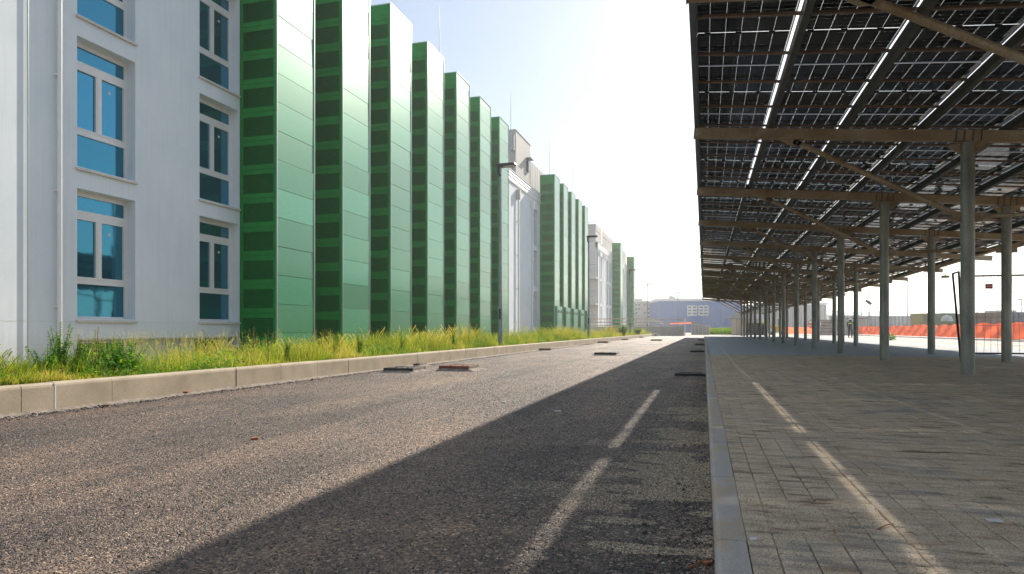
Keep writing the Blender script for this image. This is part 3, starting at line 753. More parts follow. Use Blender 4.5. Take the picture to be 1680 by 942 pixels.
# ================================================================== STREET THINGS
def lamp(px, z, label, X=-6.45, double=False, hgt=5.4):
    y = (z+X*math.sin(TH))/math.cos(TH); base = .24 if X < -6.2 else 0
    t_ = thing('street_lamp', (X, y, base), label, 'street lamp', 'lamp posts along the road')
    top = hgt+CH
    wpart('pole', MB().tube([(X, y, base), (X, y, base+1.3), (X, y, base+1.35), (X, y, top)], [.075, .07, .055, .04], M['lamp'], 14), t_)
    wpart('service_door', box(X-.03, X+.03, y-.082, y-.07, base+.9, base+1.25, M['black']), t_)
    if not double:
        h_ = wpart('lamp_head', MB().prism([(X-.1, top-.05), (X+.5, top-.02), (X+.52, top+.02), (X+.5, top+.06), (X-.1, top+.05)], 'y', y-.12, y+.12, M['black']), t_)
        wpart('lens', box(X+.1, X+.48, y-.1, y+.1, top-.052, top-.026, M['concrete_cap']), h_)
        wpart('arm_joint', MB().tube([(X, y, top-.35), (X-.06, y, top-.15), (X-.04, y, top)], .05, M['black'], 8), t_)
    else:
        for s_ in (-1, 1):
            wpart('arm', MB().tube([(X, y, top-.6), (X+s_*.2, y, top-.3), (X+s_*.25, y, top)], .03, M['lamp'], 8), t_)
        wpart('lamp_head', MB().box(X-.35, X+.35, y-.25, y+.25, top, top+.08, M['lamp']), t_)
lamp(821, 22.1, 'tall dark lamp post in front of the seventh green fin, largest of the row')
lamp(965, 39.0, 'dark lamp post rising before the grey balconies, second from the camera')
lamp(1033, 60.9, 'thin lamp post just before the last pale green fin')
lamp(1062, 79.4, 'faint single-arm lamp post standing before the beige apartment block')
lamp(1113, 85.5, 'pale twin-armed lamp post before the blue hall', -3.2, True, 4.75)

# hydrant
p = (-6.95, (54-6.95*math.sin(TH))/math.cos(TH), .22)
hy = thing('hydrant', p, 'small dark red fire hydrant in the grass near the far kerb', 'hydrant')
part('body', MB().tube([(0, 0, 0), (0, 0, .1), (0, 0, .12), (0, 0, .68), (0, 0, .7), (0, 0, .76), (0, 0, .86)], [.17, .17, .11, .11, .15, .14, .04], M['red'], 14), hy, p)
part('nozzle', MB().tube([(-.24, 0, .5), (.24, 0, .5)], .06, M['red'], 10), hy, p)
part('cap', MB().tube([(0, 0, .86), (0, 0, .93)], .035, M['steel_edge'], 6), hy, p)

# manhole frames standing proud of the unfinished asphalt
def manhole(px0, px1, pyb, pyt, label, kind='concrete', ln=.6, grate=False):
    z = CH*1100/(pyb-541); a = at(px0, pyb, z); b_ = at(px1, pyb, z)
    wd = (b_-a).length; h = max(.05, (pyb-pyt)*z/1100)
    t_ = thing('gully_grate' if grate else 'manhole', (a.x, a.y, 0), label, 'drain grate' if grate else 'manhole', 'raised manholes and drains in the road')
    m = {'concrete': M['iron'], 'rust': M['rust'], 'iron': M['iron']}[kind]
    x0 = a.x; y0 = a.y; x1 = x0+wd; y1 = y0+ln; fw = .05
    f = MB()
    f.box(x0, x1, y0, y0+fw, 0, h, m); f.box(x0, x1, y1-fw, y1, 0, h, m); f.box(x0, x0+fw, y0+fw, y1-fw, 0, h, m); f.box(x1-fw, x1, y0+fw, y1-fw, 0, h, m if grate else M['mortar'])
    wpart('frame', f, t_)
    if grate:
        g = MB(); n = 9
        for i in range(n): xx = x0+fw+(x1-x0-2*fw)*(i+.15)/n; g.box(xx, xx+.02, y0+fw, y1-fw, h-.03, h-.004, m)
        g.box(x0+fw, x1-fw, (y0+y1)/2-.012, (y0+y1)/2+.012, h-.025, h-.002, m)
        wpart('grate', g, t_)
    else:
        wpart('cover', MB().box(x0+fw+.004, x1-fw-.004, y0+fw+.004, y1-fw-.004, h-.03, h-.006, m), t_)
        for (u, v_) in ((.3, .3), (.7, .3), (.3, .7), (.7, .7)): wpart('lifting_key', box(x0+wd*u-.02, x0+wd*u+.02, y0+ln*v_-.01, y0+ln*v_+.01, h-.006, h+.004, m), t_)
    # mortar haunching round the frame
    mb = MB(); pts = []
    n = 26
    for i in range(n):
        q = 2*math.pi*i/n; cx, cy = (x0+x1)/2, (y0+y1)/2
        sx = max(-1, min(1, 1.35*math.cos(q)))*(wd/2); sy = max(-1, min(1, 1.35*math.sin(q)))*(ln/2)
        e_ = random.uniform(.05, .16)
        pts.append(((cx+sx, cy+sy, h*.45), (cx+sx*(1+e_/wd*2), cy+sy*(1+e_/ln*2), .002)))
    for i in range(n):
        j = (i+1) % n; mb.quad(pts[i][0], pts[j][0], pts[j][1], pts[i][1], M['mortar'])
    wpart('haunching', mb, t_)
manhole(629, 681, 610.5, 603.5, 'square manhole frame standing proud by the left kerb, nearest of the road', 'iron')
manhole(720, 772, 608.2, 600, 'rusty brown square manhole frame right of the black one', 'rust')
manhole(660, 690, 600.5, 597, 'small black manhole frame tight against the left kerb, behind the nearest one', 'iron', .4)
manhole(883, 904, 575, 572, 'small black manhole near the left kerb beyond the first lamp post', 'iron', .5)
manhole(975, 1011, 583, 578.5, 'wide black manhole frame in the middle of the sunlit lane', 'iron', .6)
manhole(981, 997, 563, 560.3, 'low manhole by the left kerb before the hydrant', 'rust', .5)
manhole(1017, 1030, 558, 556, 'far small manhole by the left kerb past the hydrant', 'iron', .5)
manhole(1041, 1055, 554.3, 552.6, 'most distant manhole by the left kerb', 'iron', .5)
manhole(1068, 1085, 559.2, 557, 'far manhole in the middle of the lane', 'iron', .6)
manhole(1107, 1155, 620, 612.5, 'black drain grate in the shade at the right kerb, nearest of the grates', 'iron', .45, True)
manhole(1132, 1155, 579, 575.5, 'second drain grate along the right kerb', 'iron', .5, True)
manhole(1140, 1155, 566.6, 564, 'third drain grate along the right kerb', 'iron', .5, True)
manhole(1145, 1155, 559, 557.2, 'farthest drain grate along the right kerb', 'iron', .5, True)

# temporary mesh fence panel between the columns
yF = 19.0
fp = thing('mesh_fence', (6.2, yF, PZ), 'steel mesh site fence panel standing behind the nearest column', 'fence')
ZT = PZ+2.02
fr_ = MB()
XR = 9.3
for z in (PZ+.12, ZT): wpart('rail', MB().tube([(6.3, yF, z), (XR, yF, z)], .021, M['blue_tube'], 8), fp)
for x in (6.32, XR): wpart('post', MB().tube([(x, yF, PZ), (x, yF, ZT)], .021, M['blue_tube'], 8), fp)
wm = MB(); x = 6.45; i = 0
while x < XR:
    dx = .03*math.sin(i*1.7); wm.tube([(x, yF, PZ+.12), (x+dx, yF-.015, PZ+1.0), (x-dx*.4, yF, ZT)], .0042, M['wire'], 4, False); x += .15; i += 1
for z in (.45, .8, 1.0, 1.3, 1.62, 1.85): wm.tube([(6.32, yF, PZ+z), (7.8, yF-.02, PZ+z+.02), (XR, yF, PZ+z)], .0042, M['wire'], 4, False)
wpart('wire_mesh', wm, fp)
wpart('sign_plate', box(6.62, 6.78, yF-.03, yF-.025, PZ+1.7, PZ+1.82, M['signred']), fp)
wpart('sign_text', box(6.65, 6.75, yF-.0315, yF-.0305, PZ+1.745, PZ+1.775, M['paper']), fp)
wpart('clamp', MB().beam((7.02, yF-.03, ZT-.2), (7.12, yF-.03, ZT+.02), .03, .03, M['signred']), fp)
f2 = thing('leaning_frame', (6.3, 17.6, PZ), 'folded dark tube fence frame leaning against the mesh panel', 'fence')
tops = [at(1563, 449, 16.9), at(1573, 446, 16.9)]; feet = [at(1577, 596, 14.3), at(1580, 592, 14.6)]
for a_, b_ in zip(tops, feet): wpart('tube', MB().tube([(b_.x, b_.y, PZ), a_], .024, M['blue_tube'], 8), f2)
wpart('crossbar', MB().tube([tops[0], tops[1]], .022, M['blue_tube'], 8), f2)

# orange plastic barrier along the side lane
ob = thing('orange_barrier', (19.6, 90, .05), 'orange plastic mesh barrier strung along the far kerb', 'barrier')
def netting(x0, y0, x1, y1, h, n, sag=.12):
    vs = []; rows = 7
    for i in range(n+1):
        f = i/n; X = x0+(x1-x0)*f; Yp = y0+(y1-y0)*f
        top = h-.09*abs(math.sin(i*math.pi/6+.7*fbm(Yp*.2, X, 1)))+.22*fbm(Yp*.35, X, 1, 3)
        for j in range(rows+1):
            g = j/rows
            vs.append((X+.16*fbm(Yp*1.3, g*2.1+X, 1)+.06*math.sin(i*1.1+j), Yp, .05+top*g))
    fs = [(i*(rows+1)+j, (i+1)*(rows+1)+j, (i+1)*(rows+1)+j+1, i*(rows+1)+j+1) for i in range(n) for j in range(rows)]
    mb = MB(); mb.add(vs, fs, M['barrier'], True); return mb
wpart('netting', netting(19.6, 34, 19.6, 132, 1.25, 210), ob)
wpart('netting', netting(19.6, 132, 14.5, 134, 1.25, 20), ob)
for k in range(40):
    y = 34+2.5*k; wpart('post', MB().tube([(19.62, y, 0), (19.62+random.uniform(-.1, .1), y+random.uniform(-.1, .1), 1.4)], .02, M['rust'], 6), ob)

# worker
p = at(1395, 541, 60); p.z = .03
wk = thing('person', p, 'worker in a white helmet and yellow hi-vis vest standing in the side lane', 'person')
J = {'pel': (0, 0, .92), 'sp': (0, -.01, 1.15), 'ch': (0, 0, 1.38), 'nk': (0, 0, 1.5), 'hd': (0, -.02, 1.62), 'ht': (0, -.02, 1.7),
     'shl': (-.19, 0, 1.42), 'ell': (-.25, -.02, 1.15), 'hal': (-.2, -.16, .98), 'shr': (.19, 0, 1.42), 'elr': (.29, -.08, 1.22), 'har': (.22, -.22, 1.36),
     'hil': (-.1, 0, .9), 'knl': (-.12, -.03, .5), 'anl': (-.13, .02, .08), 'tol': (-.14, -.13, .04), 'hir': (.1, 0, .9), 'knr': (.12, -.02, .5), 'anr': (.13, .03, .08), 'tor': (.14, -.12, .04)}
ED = [('pel', 'sp'), ('sp', 'ch'), ('ch', 'nk'), ('nk', 'hd'), ('hd', 'ht'), ('ch', 'shl'), ('shl', 'ell'), ('ell', 'hal'), ('ch', 'shr'), ('shr', 'elr'), ('elr', 'har'), ('pel', 'hil'), ('hil', 'knl'), ('knl', 'anl'), ('anl', 'tol'), ('pel', 'hir'), ('hir', 'knr'), ('knr', 'anr'), ('anr', 'tor')]
RD = dict(pel=.15, sp=.14, ch=.16, nk=.06, hd=.1, ht=.08, shl=.08, ell=.05, hal=.04, shr=.08, elr=.05, har=.04, hil=.1, knl=.07, anl=.05, tol=.04, hir=.1, knr=.07, anr=.05, tor=.04)
def skinned(name, keys, edges, scale, mat, parent, loc):
    me = bpy.data.meshes.new(name); ids = {k: i for i, k in enumerate(keys)}
    me.from_pydata([J[k] for k in keys], [(ids[a], ids[b_]) for a, b_ in edges if a in ids and b_ in ids], [])
    me.materials.append(mat); o = link(name, me, parent, loc)
    md = o.modifiers.new('skin', 'SKIN'); ss = o.modifiers.new('subsurf', 'SUBSURF'); ss.levels = ss.render_levels = 2
    for k, d in zip(keys, me.skin_vertices[0].data): d.radius = (RD[k]*scale,)*2; d.use_root = (k == keys[0])
    return o
M['work'] = plain('work_clothes', (.05, .055, .07), .85); M['vest'] = plain('hi_vis_vest', (.55, .7, .08), .7, var=.1)
skinned('body', list(J), ED, 1.0, M['work'], wk, p)
skinned('vest', ['sp', 'ch', 'shl', 'shr'], ED, 1.12, M['vest'], wk, p)
part('helmet', MB().tube([(0, -.03, 1.66), (0, -.03, 1.67), (0, -.02, 1.72), (0, -.02, 1.77), (0, -.02, 1.79)], [.16, .13, .12, .07, .01], M['white'], 14), wk, p)

# road signs at the barrier
p = at(1329.5, 541, 118); p.z = 0
sg = thing('road_sign', p, 'red-edged warning triangle above a round no-entry sign at the barrier', 'road sign')
s_ = 118/1100
def zpy(py): return CH+(541-py)*118/1100
part('post', MB().tube([(0, .05, 0), (0, .05, zpy(524))], .05, M['lamp'], 8), sg, p)
tp = zpy(523.5); bt = zpy(531.5)
part('triangle', MB().prism([(-.5, bt), (.5, bt), (0, tp)], 'y', -.02, .02, M['signred']), sg, p)
part('triangle_face', MB().prism([(-.3, bt+.13), (.3, bt+.13), (0, tp-.27)], 'y', -.03, -.021, M['white']), sg, p)
part('triangle_mark', MB().box(-.04, .04, -.036, -.031, bt+.18, bt+.45, M['black']), sg, p)
part('disc', MB().tube([(0, -.02, zpy(534.5)), (0, .02, zpy(534.5))], .38, M['signred'], 24), sg, p)
part('bar', MB().box(-.24, .24, -.03, -.021, zpy(534.5)-.06, zpy(534.5)+.06, M['white']), sg, p)

# stack of concrete rings
p = at(1355, 541, 92); p.z = 0
st = thing('concrete_stack', p, 'stack of round concrete rings on pallets behind the orange barrier', 'concrete rings')
z = 0
for i in range(5):
    r = [.85, .75, .8, .62, .78][i]; h = [.55, .45, .4, .45, .3][i]
    part('ring', MB().tube([(0, 0, z), (0, 0, z+h-.08)], r, M['concrete'], 20), st, p); part('pallet', MB().box(-r*.95, r*.95, -r*.95, r*.95, z+h-.08, z+h, M['wood']), st, p); z += h

# ================================================================== BACKGROUND
def rails():
    y = 89.0
    rw = thing('ramp_wall', (-9, y, 0), 'low concrete ramp wall with brown pipe railing across the end of the road', 'wall')
    wpart('wall', MB().box(-17, -2.5, y, y+.25, 0, 1.15, M['concrete']).box(-17, -2.45, y-.03, y+.28, 1.151, 1.2, M['concrete_cap']), rw)
    for z in (1.36, 1.8, 2.24):
        pts = [(-17+i*14.5/12, y+.1, z-.0012*(i-6)**2) for i in range(13)]
        wpart('rail', MB().tube(pts, .05, M['railpipe'], 8), rw)
    for x in np.arange(-16.8, -2.4, 2.05): wpart('post', MB().box(x, x+.05, y+.07, y+.13, 1.2, 2.2, M['railpipe']), rw)
    wpart('end_post', MB().box(-2.45, -2.3, y-.05, y+.3, 0, 2.3, M['white']), rw)
rails()
rp_ = thing('ramp_parapet', (0, 104, 0), 'sloping concrete ramp parapet with white railing below the blue hall', 'wall')
a = at(1134, 526, 104); b_ = at(1164, 537, 104); y = a.y
wpart('wall', MB().prism([(a.x, 0), (b_.x, 0), (b_.x, b_.z), (a.x, a.z)], 'y', y, y+.3, M['concrete']), rp_)
wpart('rail', MB().beam((a.x, y-.1, a.z-.6), (b_.x, y-.1, b_.z+.2), .05, .05, M['white']), rp_)
for f in (0, .2, .4, .6, .8, 1): xx = a.x+(b_.x-a.x)*f; wpart('post', box(xx, xx+.05, y-.12, y-.07, 0, a.z-.6+(b_.z+.8-a.z)*f, M['white']), rp_)
nb_ = thing('orange_barrier', at(1116, 541, 110), 'short orange mesh barrier behind the ramp railing', 'barrier')
a = at(1099, 541, 110); b_ = at(1134, 541, 110)
mb = MB(); mb.quad((a.x, a.y, 1.72), (b_.x, b_.y, 1.78), (b_.x, b_.y, 2.0), (a.x, a.y, 1.85), M['barrier']); wpart('netting', mb, nb_)
# sloping pipe run / conveyor rail
cv = thing('stair_rail', at(1060, 541, 120), 'sloping grey stair flank between the fins and the blue hall', 'stairs')
wpart('flank', MB().beam(at(1040, 517, 120), at(1088, 530, 120), .3, .45, M['penthouse']), cv)

def facade(mb_list, a, b_, depth): pass
def block(name, label, cat, px0, px1, pyt, z, depth, m, trim=None, group=None):
    a = at(px0, 541, z); b_ = at(px1, 541, z); top = at(px0, pyt, z).z
    t_ = thing(name, ((a.x+b_.x)/2, (a.y+b_.y)/2, 0), label, cat, group)
    d = (b_-a).normalized(); n = Vector((-d.y, d.x, 0)); c_ = (a+b_)/2+n*depth/2
    wpart('walls', MB().obox((c_.x, c_.y, top/2-.1), (d, n, Vector((0, 0, 1))), ((b_-a).length/2, depth/2, top/2+.1), m), t_)
    if trim: wpart('roof_edge', MB().obox((c_.x, c_.y, top+trim/2+.005), (d, n, Vector((0, 0, 1))), ((b_-a).length/2+.3, depth/2+.3, trim/2), M['white']), t_)
    return t_, d, n
hall, d, n = block('blue_hall', 'large blue metal-clad hall with two white-framed windows beyond the road', 'hall', 1084, 1216, 494, 190, 30, M['blue'], .6)
up_ = Vector((0, 0, 1))
def face_rect(t_, name, px0, px1, py0, py1, z, d, n, m, off=.12):
    a = at(px0, py1, z); b_ = at(px1, py0, z); c_ = (a+b_)/2-n*off
    return wpart(name, MB().obox(c_, (d, n, up_), (abs((b_-a).dot(d))/2, .06, abs(b_.z-a.z)/2), m), t_)
for (x0, x1) in ((1127.3, 1143), (1146, 1162)):
    wf = face_rect(hall, 'window', x0, x1, 501.4, 518, 190, d, n, M['white'])
    cw = (x1-x0)/2
    for i in range(2):
        for j in range(3):
            face_rect(wf, 'pane', x0+1.2+i*(cw-.3), x0+cw-1+i*(cw-.1), 502.9+j*5, 506+j*5, 190, d, n, M['glass_far'], .2)
face_rect(hall, 'roof_unit', 1098, 1104, 486, 490, 195, d, n, M['penthouse'])
for px in (1154, 1170, 1184): face_rect(hall, 'pipe', px, px+.8, 503, 534, 190, d, n, M['lamp'], .15)
ap, d2, n2 = block('apartment_block', 'beige apartment block with small windows beyond the lamp posts', 'apartment building', 1038, 1084, 495.3, 205, 20, M['beige'], .3)
face_rect(ap, 'roof_house', 1045, 1057, 489.5, 495, 206, d2, n2, M['beige'], -3)
for j in range(4):
    for i, px in enumerate((1043, 1047.5, 1056, 1063, 1071, 1076, 1080.5)):
        if (i+j) % 5 != 3:
            w_ = face_rect(ap, 'window', px, px+2.2, 499+j*6.6, 501.6+j*6.6, 205, d2, n2, M['glass_far'])
wing, d3, n3 = block('grey_annex', 'low grey annex roof with a boxy unit behind the blue hall', 'building', 1080, 1155, 489.5, 222, 10, M['penthouse'])
face_rect(wing, 'roof_unit', 1097, 1103, 485.8, 489.8, 222, d3, n3, M['penthouse'], .5); face_rect(wing, 'roof_unit', 1102, 1107, 487.5, 489.8, 222, d3, n3, M['penthouse'], .6)

# grass bank and bush before the hall
def blades(name, n, sampler, hmin, hmax, mat, wid, tfun):
    """n bent grass blades, five vertices each"""
    x, y, z0, hs = sampler(n); n = len(x)
    h = rng.uniform(hmin, hmax, n)*hs; ang = rng.uniform(0, 2*np.pi, n); lean = rng.uniform(.05, .55, n)*h; w_ = rng.uniform(.6, 1.3, n)*wid
    la = rng.uniform(0, 2*np.pi, n); dx, dy = np.cos(la)*lean, np.sin(la)*lean; wx, wy = np.cos(ang)*w_/2, np.sin(ang)*w_/2
    v0 = np.stack([x-wx, y-wy, z0], 1); v1 = np.stack([x+wx, y+wy, z0], 1)
    v2 = np.stack([x-wx*.8+dx*.35, y-wy*.8+dy*.35, z0+h*.6], 1); v3 = np.stack([x+wx*.8+dx*.35, y+wy*.8+dy*.35, z0+h*.6], 1)
    v4 = np.stack([x+dx+wx*.15, y+dy+wy*.15, z0+h*.97], 1); v5 = np.stack([x+dx-wx*.15, y+dy-wy*.15, z0+h], 1)
    v = np.stack([v0, v1, v2, v3, v4, v5], 1).reshape(-1, 3)
    f = (np.array([(0, 1, 3, 2), (2, 3, 4, 5)])[None]+6*np.arange(n)[:, None, None]).reshape(-1, 4)
    return np_mesh(name, v, f, mat, np.repeat(tfun(x, y, h), 6))
def nval(x, y, s): return np.array([mnoise.noise(Vector((a*s, b_*s, .5))) for a, b_ in zip(x, y)])
def verge(n):
    # density falls off with distance, thicker just behind the kerb
    u = rng.random(n); y = 4.0+84*u**2.0
    x = -6.29-7.2*rng.random(n)**1.9
    m_ = nval(x, y, .45)
    hs = (1+.6*m_+.7*nval(x, y, 2.1)+.5*nval(x, y, 5.5))*(.68+.69*np.clip((y-9)/7, 0, 1))
    keep = (rng.random(n) < (.72+.7*m_)*np.where((y < 13) & (x < -7.3), .35, 1))
    edge = np.clip((-6.24-x)/.5, .5, 1); z0 = np.clip(.2-(-7.0-x)*.16, -.2, .2)
    return x[keep], y[keep], z0[keep], (hs*edge)[keep]
def tv(x, y, h): return np.clip(.42+.55*nval(x, y, .8)+rng.normal(0, .23, len(x))+.1*(h > .45), 0, 1)
g = link('grass', blades('grass', 230000, verge, .12, .40, M['grass'], .007, tv)); tag(g, 'wild yellow-green grass growing behind the left kerb', 'grass', kind='stuff')
# pinkish seed heads among the grass
def seedheads(n):
    y = 7+45*rng.random(n)**2.2; x = -6.4-2.2*rng.random(n); keep = nval(x, y, .5) > -.05; x, y = x[keep], y[keep]; n = len(x)
    V = []; F = []; T = []; k = 0
    for i in range(n):
        h = random.uniform(.25, .62); lx, ly = random.uniform(-.12, .12), random.uniform(-.12, .12)
        b0 = Vector((x[i], y[i], .2)); tp_ = b0+Vector((lx, ly, h)); w_ = .0013
        V += [b0+Vector((-w_, 0, 0)), b0+Vector((w_, 0, 0)), tp_+Vector((w_*.6, 0, 0)), tp_+Vector((-w_*.6, 0, 0))]; F.append((k, k+1, k+2, k+3)); T += [.5]*4; k += 4
        for j in range(random.randint(9, 16)):
            f = random.uniform(.72, 1.02); c_ = b0+Vector((lx*f, ly*f, h*f))+Vector((random.gauss(0, .022), random.gauss(0, .022), random.gauss(0, .01)))
            a = random.uniform(0, 6.3); s1 = random.uniform(.004, .009); dd = Vector((math.cos(a)*s1, math.sin(a)*s1, s1*.8)); e_ = Vector((-math.sin(a)*s1*.4, math.cos(a)*s1*.4, 0))
            V += [c_-dd, c_+e_, c_+dd, c_-e_]; F.append((k, k+1, k+2, k+3)); T += [random.uniform(.85, 1)]*4; k += 4
    return np_mesh('seed_heads', np.array([tuple(v) for v in V]), np.array(F), M['grass'], np.array(T))
tag(link('seed_grass', seedheads(1500)), 'feathery straw-coloured seed heads standing above the verge grass', 'grass', kind='stuff')
def leafy_low(n):
    """low broad-leaf ground cover"""
    y = 4.5+28*rng.random(n)**1.5; x = -6.27-2.2*rng.random(n); keep = nval(x, y+40, .9) > .02; x, y = x[keep], y[keep]; n = len(x)
    z = .2+rng.random(n)**1.3*(.12+.22*np.clip(nval(x, y+40, .9)*2, 0, 1)); a = rng.uniform(0, 6.28, n); s1 = rng.uniform(.012, .03, n); p_ = rng.uniform(-.5, .9, n)*s1
    d_ = np.stack([np.cos(a)*s1, np.sin(a)*s1, p_], 1); e_ = np.stack([-np.sin(a)*s1*.38, np.cos(a)*s1*.38, rng.uniform(-.3, .3, n)*s1], 1); c_ = np.stack([x, y, z], 1)
    v = np.stack([c_-d_, c_+e_, c_+d_, c_-e_], 1).reshape(-1, 3); f = np.arange(4*n).reshape(n, 4)
    return np_mesh('ground_cover', v, f, M['weed'], np.repeat(rng.random(n), 4))
tag(link('ground_cover', leafy_low(60000)), 'bright green low weeds crowding the back of the kerb', 'weeds', kind='stuff')
def plant(x, y, h, spread, nst, label, mat='weed', name='weed_plant', cat='plant', leaf=.035, grp='tall weeds behind the kerb'):
    t_ = thing(name, (x, y, .2), label, cat, grp); stem = MB(); V = []; F = []; k = 0
    for s in range(nst):
        a = random.uniform(0, 6.28); l_ = random.uniform(.1, 1)*spread; hh_ = h*random.uniform(.6, 1) if s else h
        tip = Vector((math.cos(a)*l_, math.sin(a)*l_, hh_)); base = Vector((tip.x*.12, tip.y*.12, 0)); midp = (base+tip)/2+Vector((-tip.x*.15, -tip.y*.15, 0))
        stem.tube([base, midp, tip], [.006, .004, .002], M['weed'] if mat == 'weed' else M['dock'], 5, False)
        nl = int(hh_*(190 if mat == 'weed' else 190))
        for j in range(nl):
            f = (random.uniform(.12, 1) if mat == 'weed' else random.uniform(.45, 1)); c_ = base.lerp(midp, f*2) if f < .5 else midp.lerp(tip, f*2-1)
            q = random.uniform(0, 6.28); L = leaf*random.uniform(.5, 1.1)*(1.25-f*.7) if mat == 'weed' else random.uniform(.006, .014)
            c_ = c_+Vector((random.gauss(0, 1), random.gauss(0, 1), random.gauss(0, 1)))*(.004 if mat == 'weed' else .012)
            dd = Vector((math.cos(q), math.sin(q), random.uniform(-.35, .45))).normalized()*L; e_ = Vector((-math.sin(q), math.cos(q), random.uniform(-.2, .2)))*L*.33
            mid = c_+dd*.55; V += [c_, mid+e_, c_+dd*1.25+Vector((0, 0, -L*.25)), mid-e_]; F.append((k, k+1, k+2, k+3)); k += 4
    if len(stem.v): 
        me = stem.mesh('stem'); set_tint(me, .4); link('stem', me, t_, (x, y, .2))
    lm = np_mesh('leaves', np.array([tuple(v) for v in V]), np.array(F), M[mat], np.repeat(rng.random(k//4), 4)); link('leaves', lm, t_, (x, y, .2))
def onverge(px, z):
    p = at(px, 541, z); return p.x, p.y
for (px, z, h, sp, ns, lb) in (
    (98, 7.6, .66, .17, 9, 'tall nettle-like weed left of the first basement window'),
    (78, 7.2, .46, .2, 10, 'leafy green weed at the far left of the verge'),
    (128, 7.9, .46, .2, 9, 'bushy green weed before the first basement window'),
    (190, 8.0, .5, .3, 16, 'broad bright green weed clump right of the first basement window'),
    (215, 8.3, .44, .28, 12, 'low feathery weed clump beside the broad one'),
    (35, 6.9, .28, .2, 6, 'short weed clump near the left edge of the kerb'),
    (471, 11.8, .5, .08, 3, 'thin upright weed before the first pale green panel'),
    (551, 13.0, .55, .09, 3, 'upright weed before the second dark louvre strip'),
    (590, 13.6, .52, .09, 3, 'upright weed before the second pale green panel'),
    (660, 15.5, .55, .1, 3, 'upright weed before the third pale green panel'),
    (745, 18.5, .6, .15, 4, 'upright weed before the fifth green fin'),
    (1000, 52, .8, .6, 16, 'leafy bush left of the hydrant'),
    (1020, 55, 1.0, .7, 20, 'leafy bush right of the hydrant'),
    (1045, 68, .8, .7, 16, 'leafy bush at the far end of the kerb')):
    x, y = onverge(px, z); plant(x, y, h*1.05, sp, ns+3, lb, leaf=.05 if z < 40 else .13)
for (px, z, h, lb) in ((155, 7.9, .64, 'tall brown dock seed stalk before the first basement window'), (132, 7.8, .55, 'shorter brown dock seed stalk left of the tall one'), (160, 8.1, .5, 'bent brown dock seed stalk beside the tall one'), (416, 11.3, .66, 'reddish seed stalk before the first dark louvre strip, left of two'), (440, 11.5, .62, 'reddish seed stalk before the first dark louvre strip, right of two')):
    x, y = onverge(px, z); plant(x, y, h, .05, 3, lb, 'dock', 'dock_plant')
for i, (px, py, z, lb) in enumerate(((561, 588, 12.5, 'single poppy low in the grass before the second green fin'), (738, 553, 17, 'red poppy before the fifth green fin, left of a pair'), (742, 550, 17.5, 'red poppy before the fifth green fin, right of a pair'), (764, 560, 17.5, 'lone red poppy near the first lamp post'), (51, 612, 7.2, 'orange poppy in the weeds at far left'))):
    p = at(px, py, z); pp = thing('poppy', (p.x, p.y, .2), lb, 'flower', 'poppies in the verge')
    wpart('stem', MB().tube([(p.x, p.y, .2), (p.x, p.y, max(.25, p.z))], .003, M['soil'], 4, False), pp)
    fl = MB()
    for k in range(5):
        q = k*1.257; c_ = Vector((p.x, p.y, max(.25, p.z))); a1 = Vector((math.cos(q), math.sin(q), .5))*.028; e_ = Vector((-math.sin(q), math.cos(q), 0))*.02
        fl.quad(c_, c_+a1*.7+e_, c_+a1, c_+a1*.7-e_, M['poppy'])
    me = fl.mesh('petals'); set_tint(me, random.random()); link('petals', me, pp, (0, 0, 0))
# far bank of grass before the hall
def bank(n):
    a = rng.random(n); px = 1138+76*a; z = 108+30*rng.random(n); u = (px-840)/1100*z
    x = -math.sin(TH)*z+math.cos(TH)*u; y = math.cos(TH)*z+math.sin(TH)*u
    return x, y, np.zeros(n), np.ones(n)
tag(link('grass', blades('grass_bank', 14000, bank, .4, 1.2, M['grass'], .05, lambda x, y, h: np.clip(.25+rng.normal(0, .12, len(x)), 0, 1))), 'bright green grass bank in front of the blue hall', 'grass', kind='stuff')
def bush(px, z, r, h, label, nl=900, leaf=.13):
    p = at(px, 541, z); t_ = thing('bush', (p.x, p.y, 0), label, 'bush')
    n = nl; a = rng.normal(0, 1, (n, 3)); a /= np.linalg.norm(a, axis=1)[:, None]; rr = rng.uniform(.6, 1.05, n)[:, None]
    c_ = a*rr*np.array([r, r, h*.55])+np.array([0, 0, h*.5]); q = rng.normal(0, 1, (n, 3)); q /= np.linalg.norm(q, axis=1)[:, None]; e_ = np.cross(q, a+.1)
    d_ = q*leaf; e_ = e_*leaf*.5
    v = np.stack([c_-d_, c_+e_, c_+d_, c_-e_], 1).reshape(-1, 3)
    link('leaves', np_mesh('leaves', v, np.arange(4*n).reshape(n, 4), M['weed'], np.repeat(rng.random(n)*.5, 4)), t_, (p.x, p.y, 0))
    part('stem', MB().tube([(0, 0, 0), (0, 0, h*.6)], [.06, .03], M['wood'], 6), t_, (p.x, p.y, 0))
bush(1200, 112, .85, 1.1, 'round dark green bush at the right end of the grass bank')
bush(1461, 45, .35, .55, 'small weed bush growing beside the lane behind the second column', 260, .06)

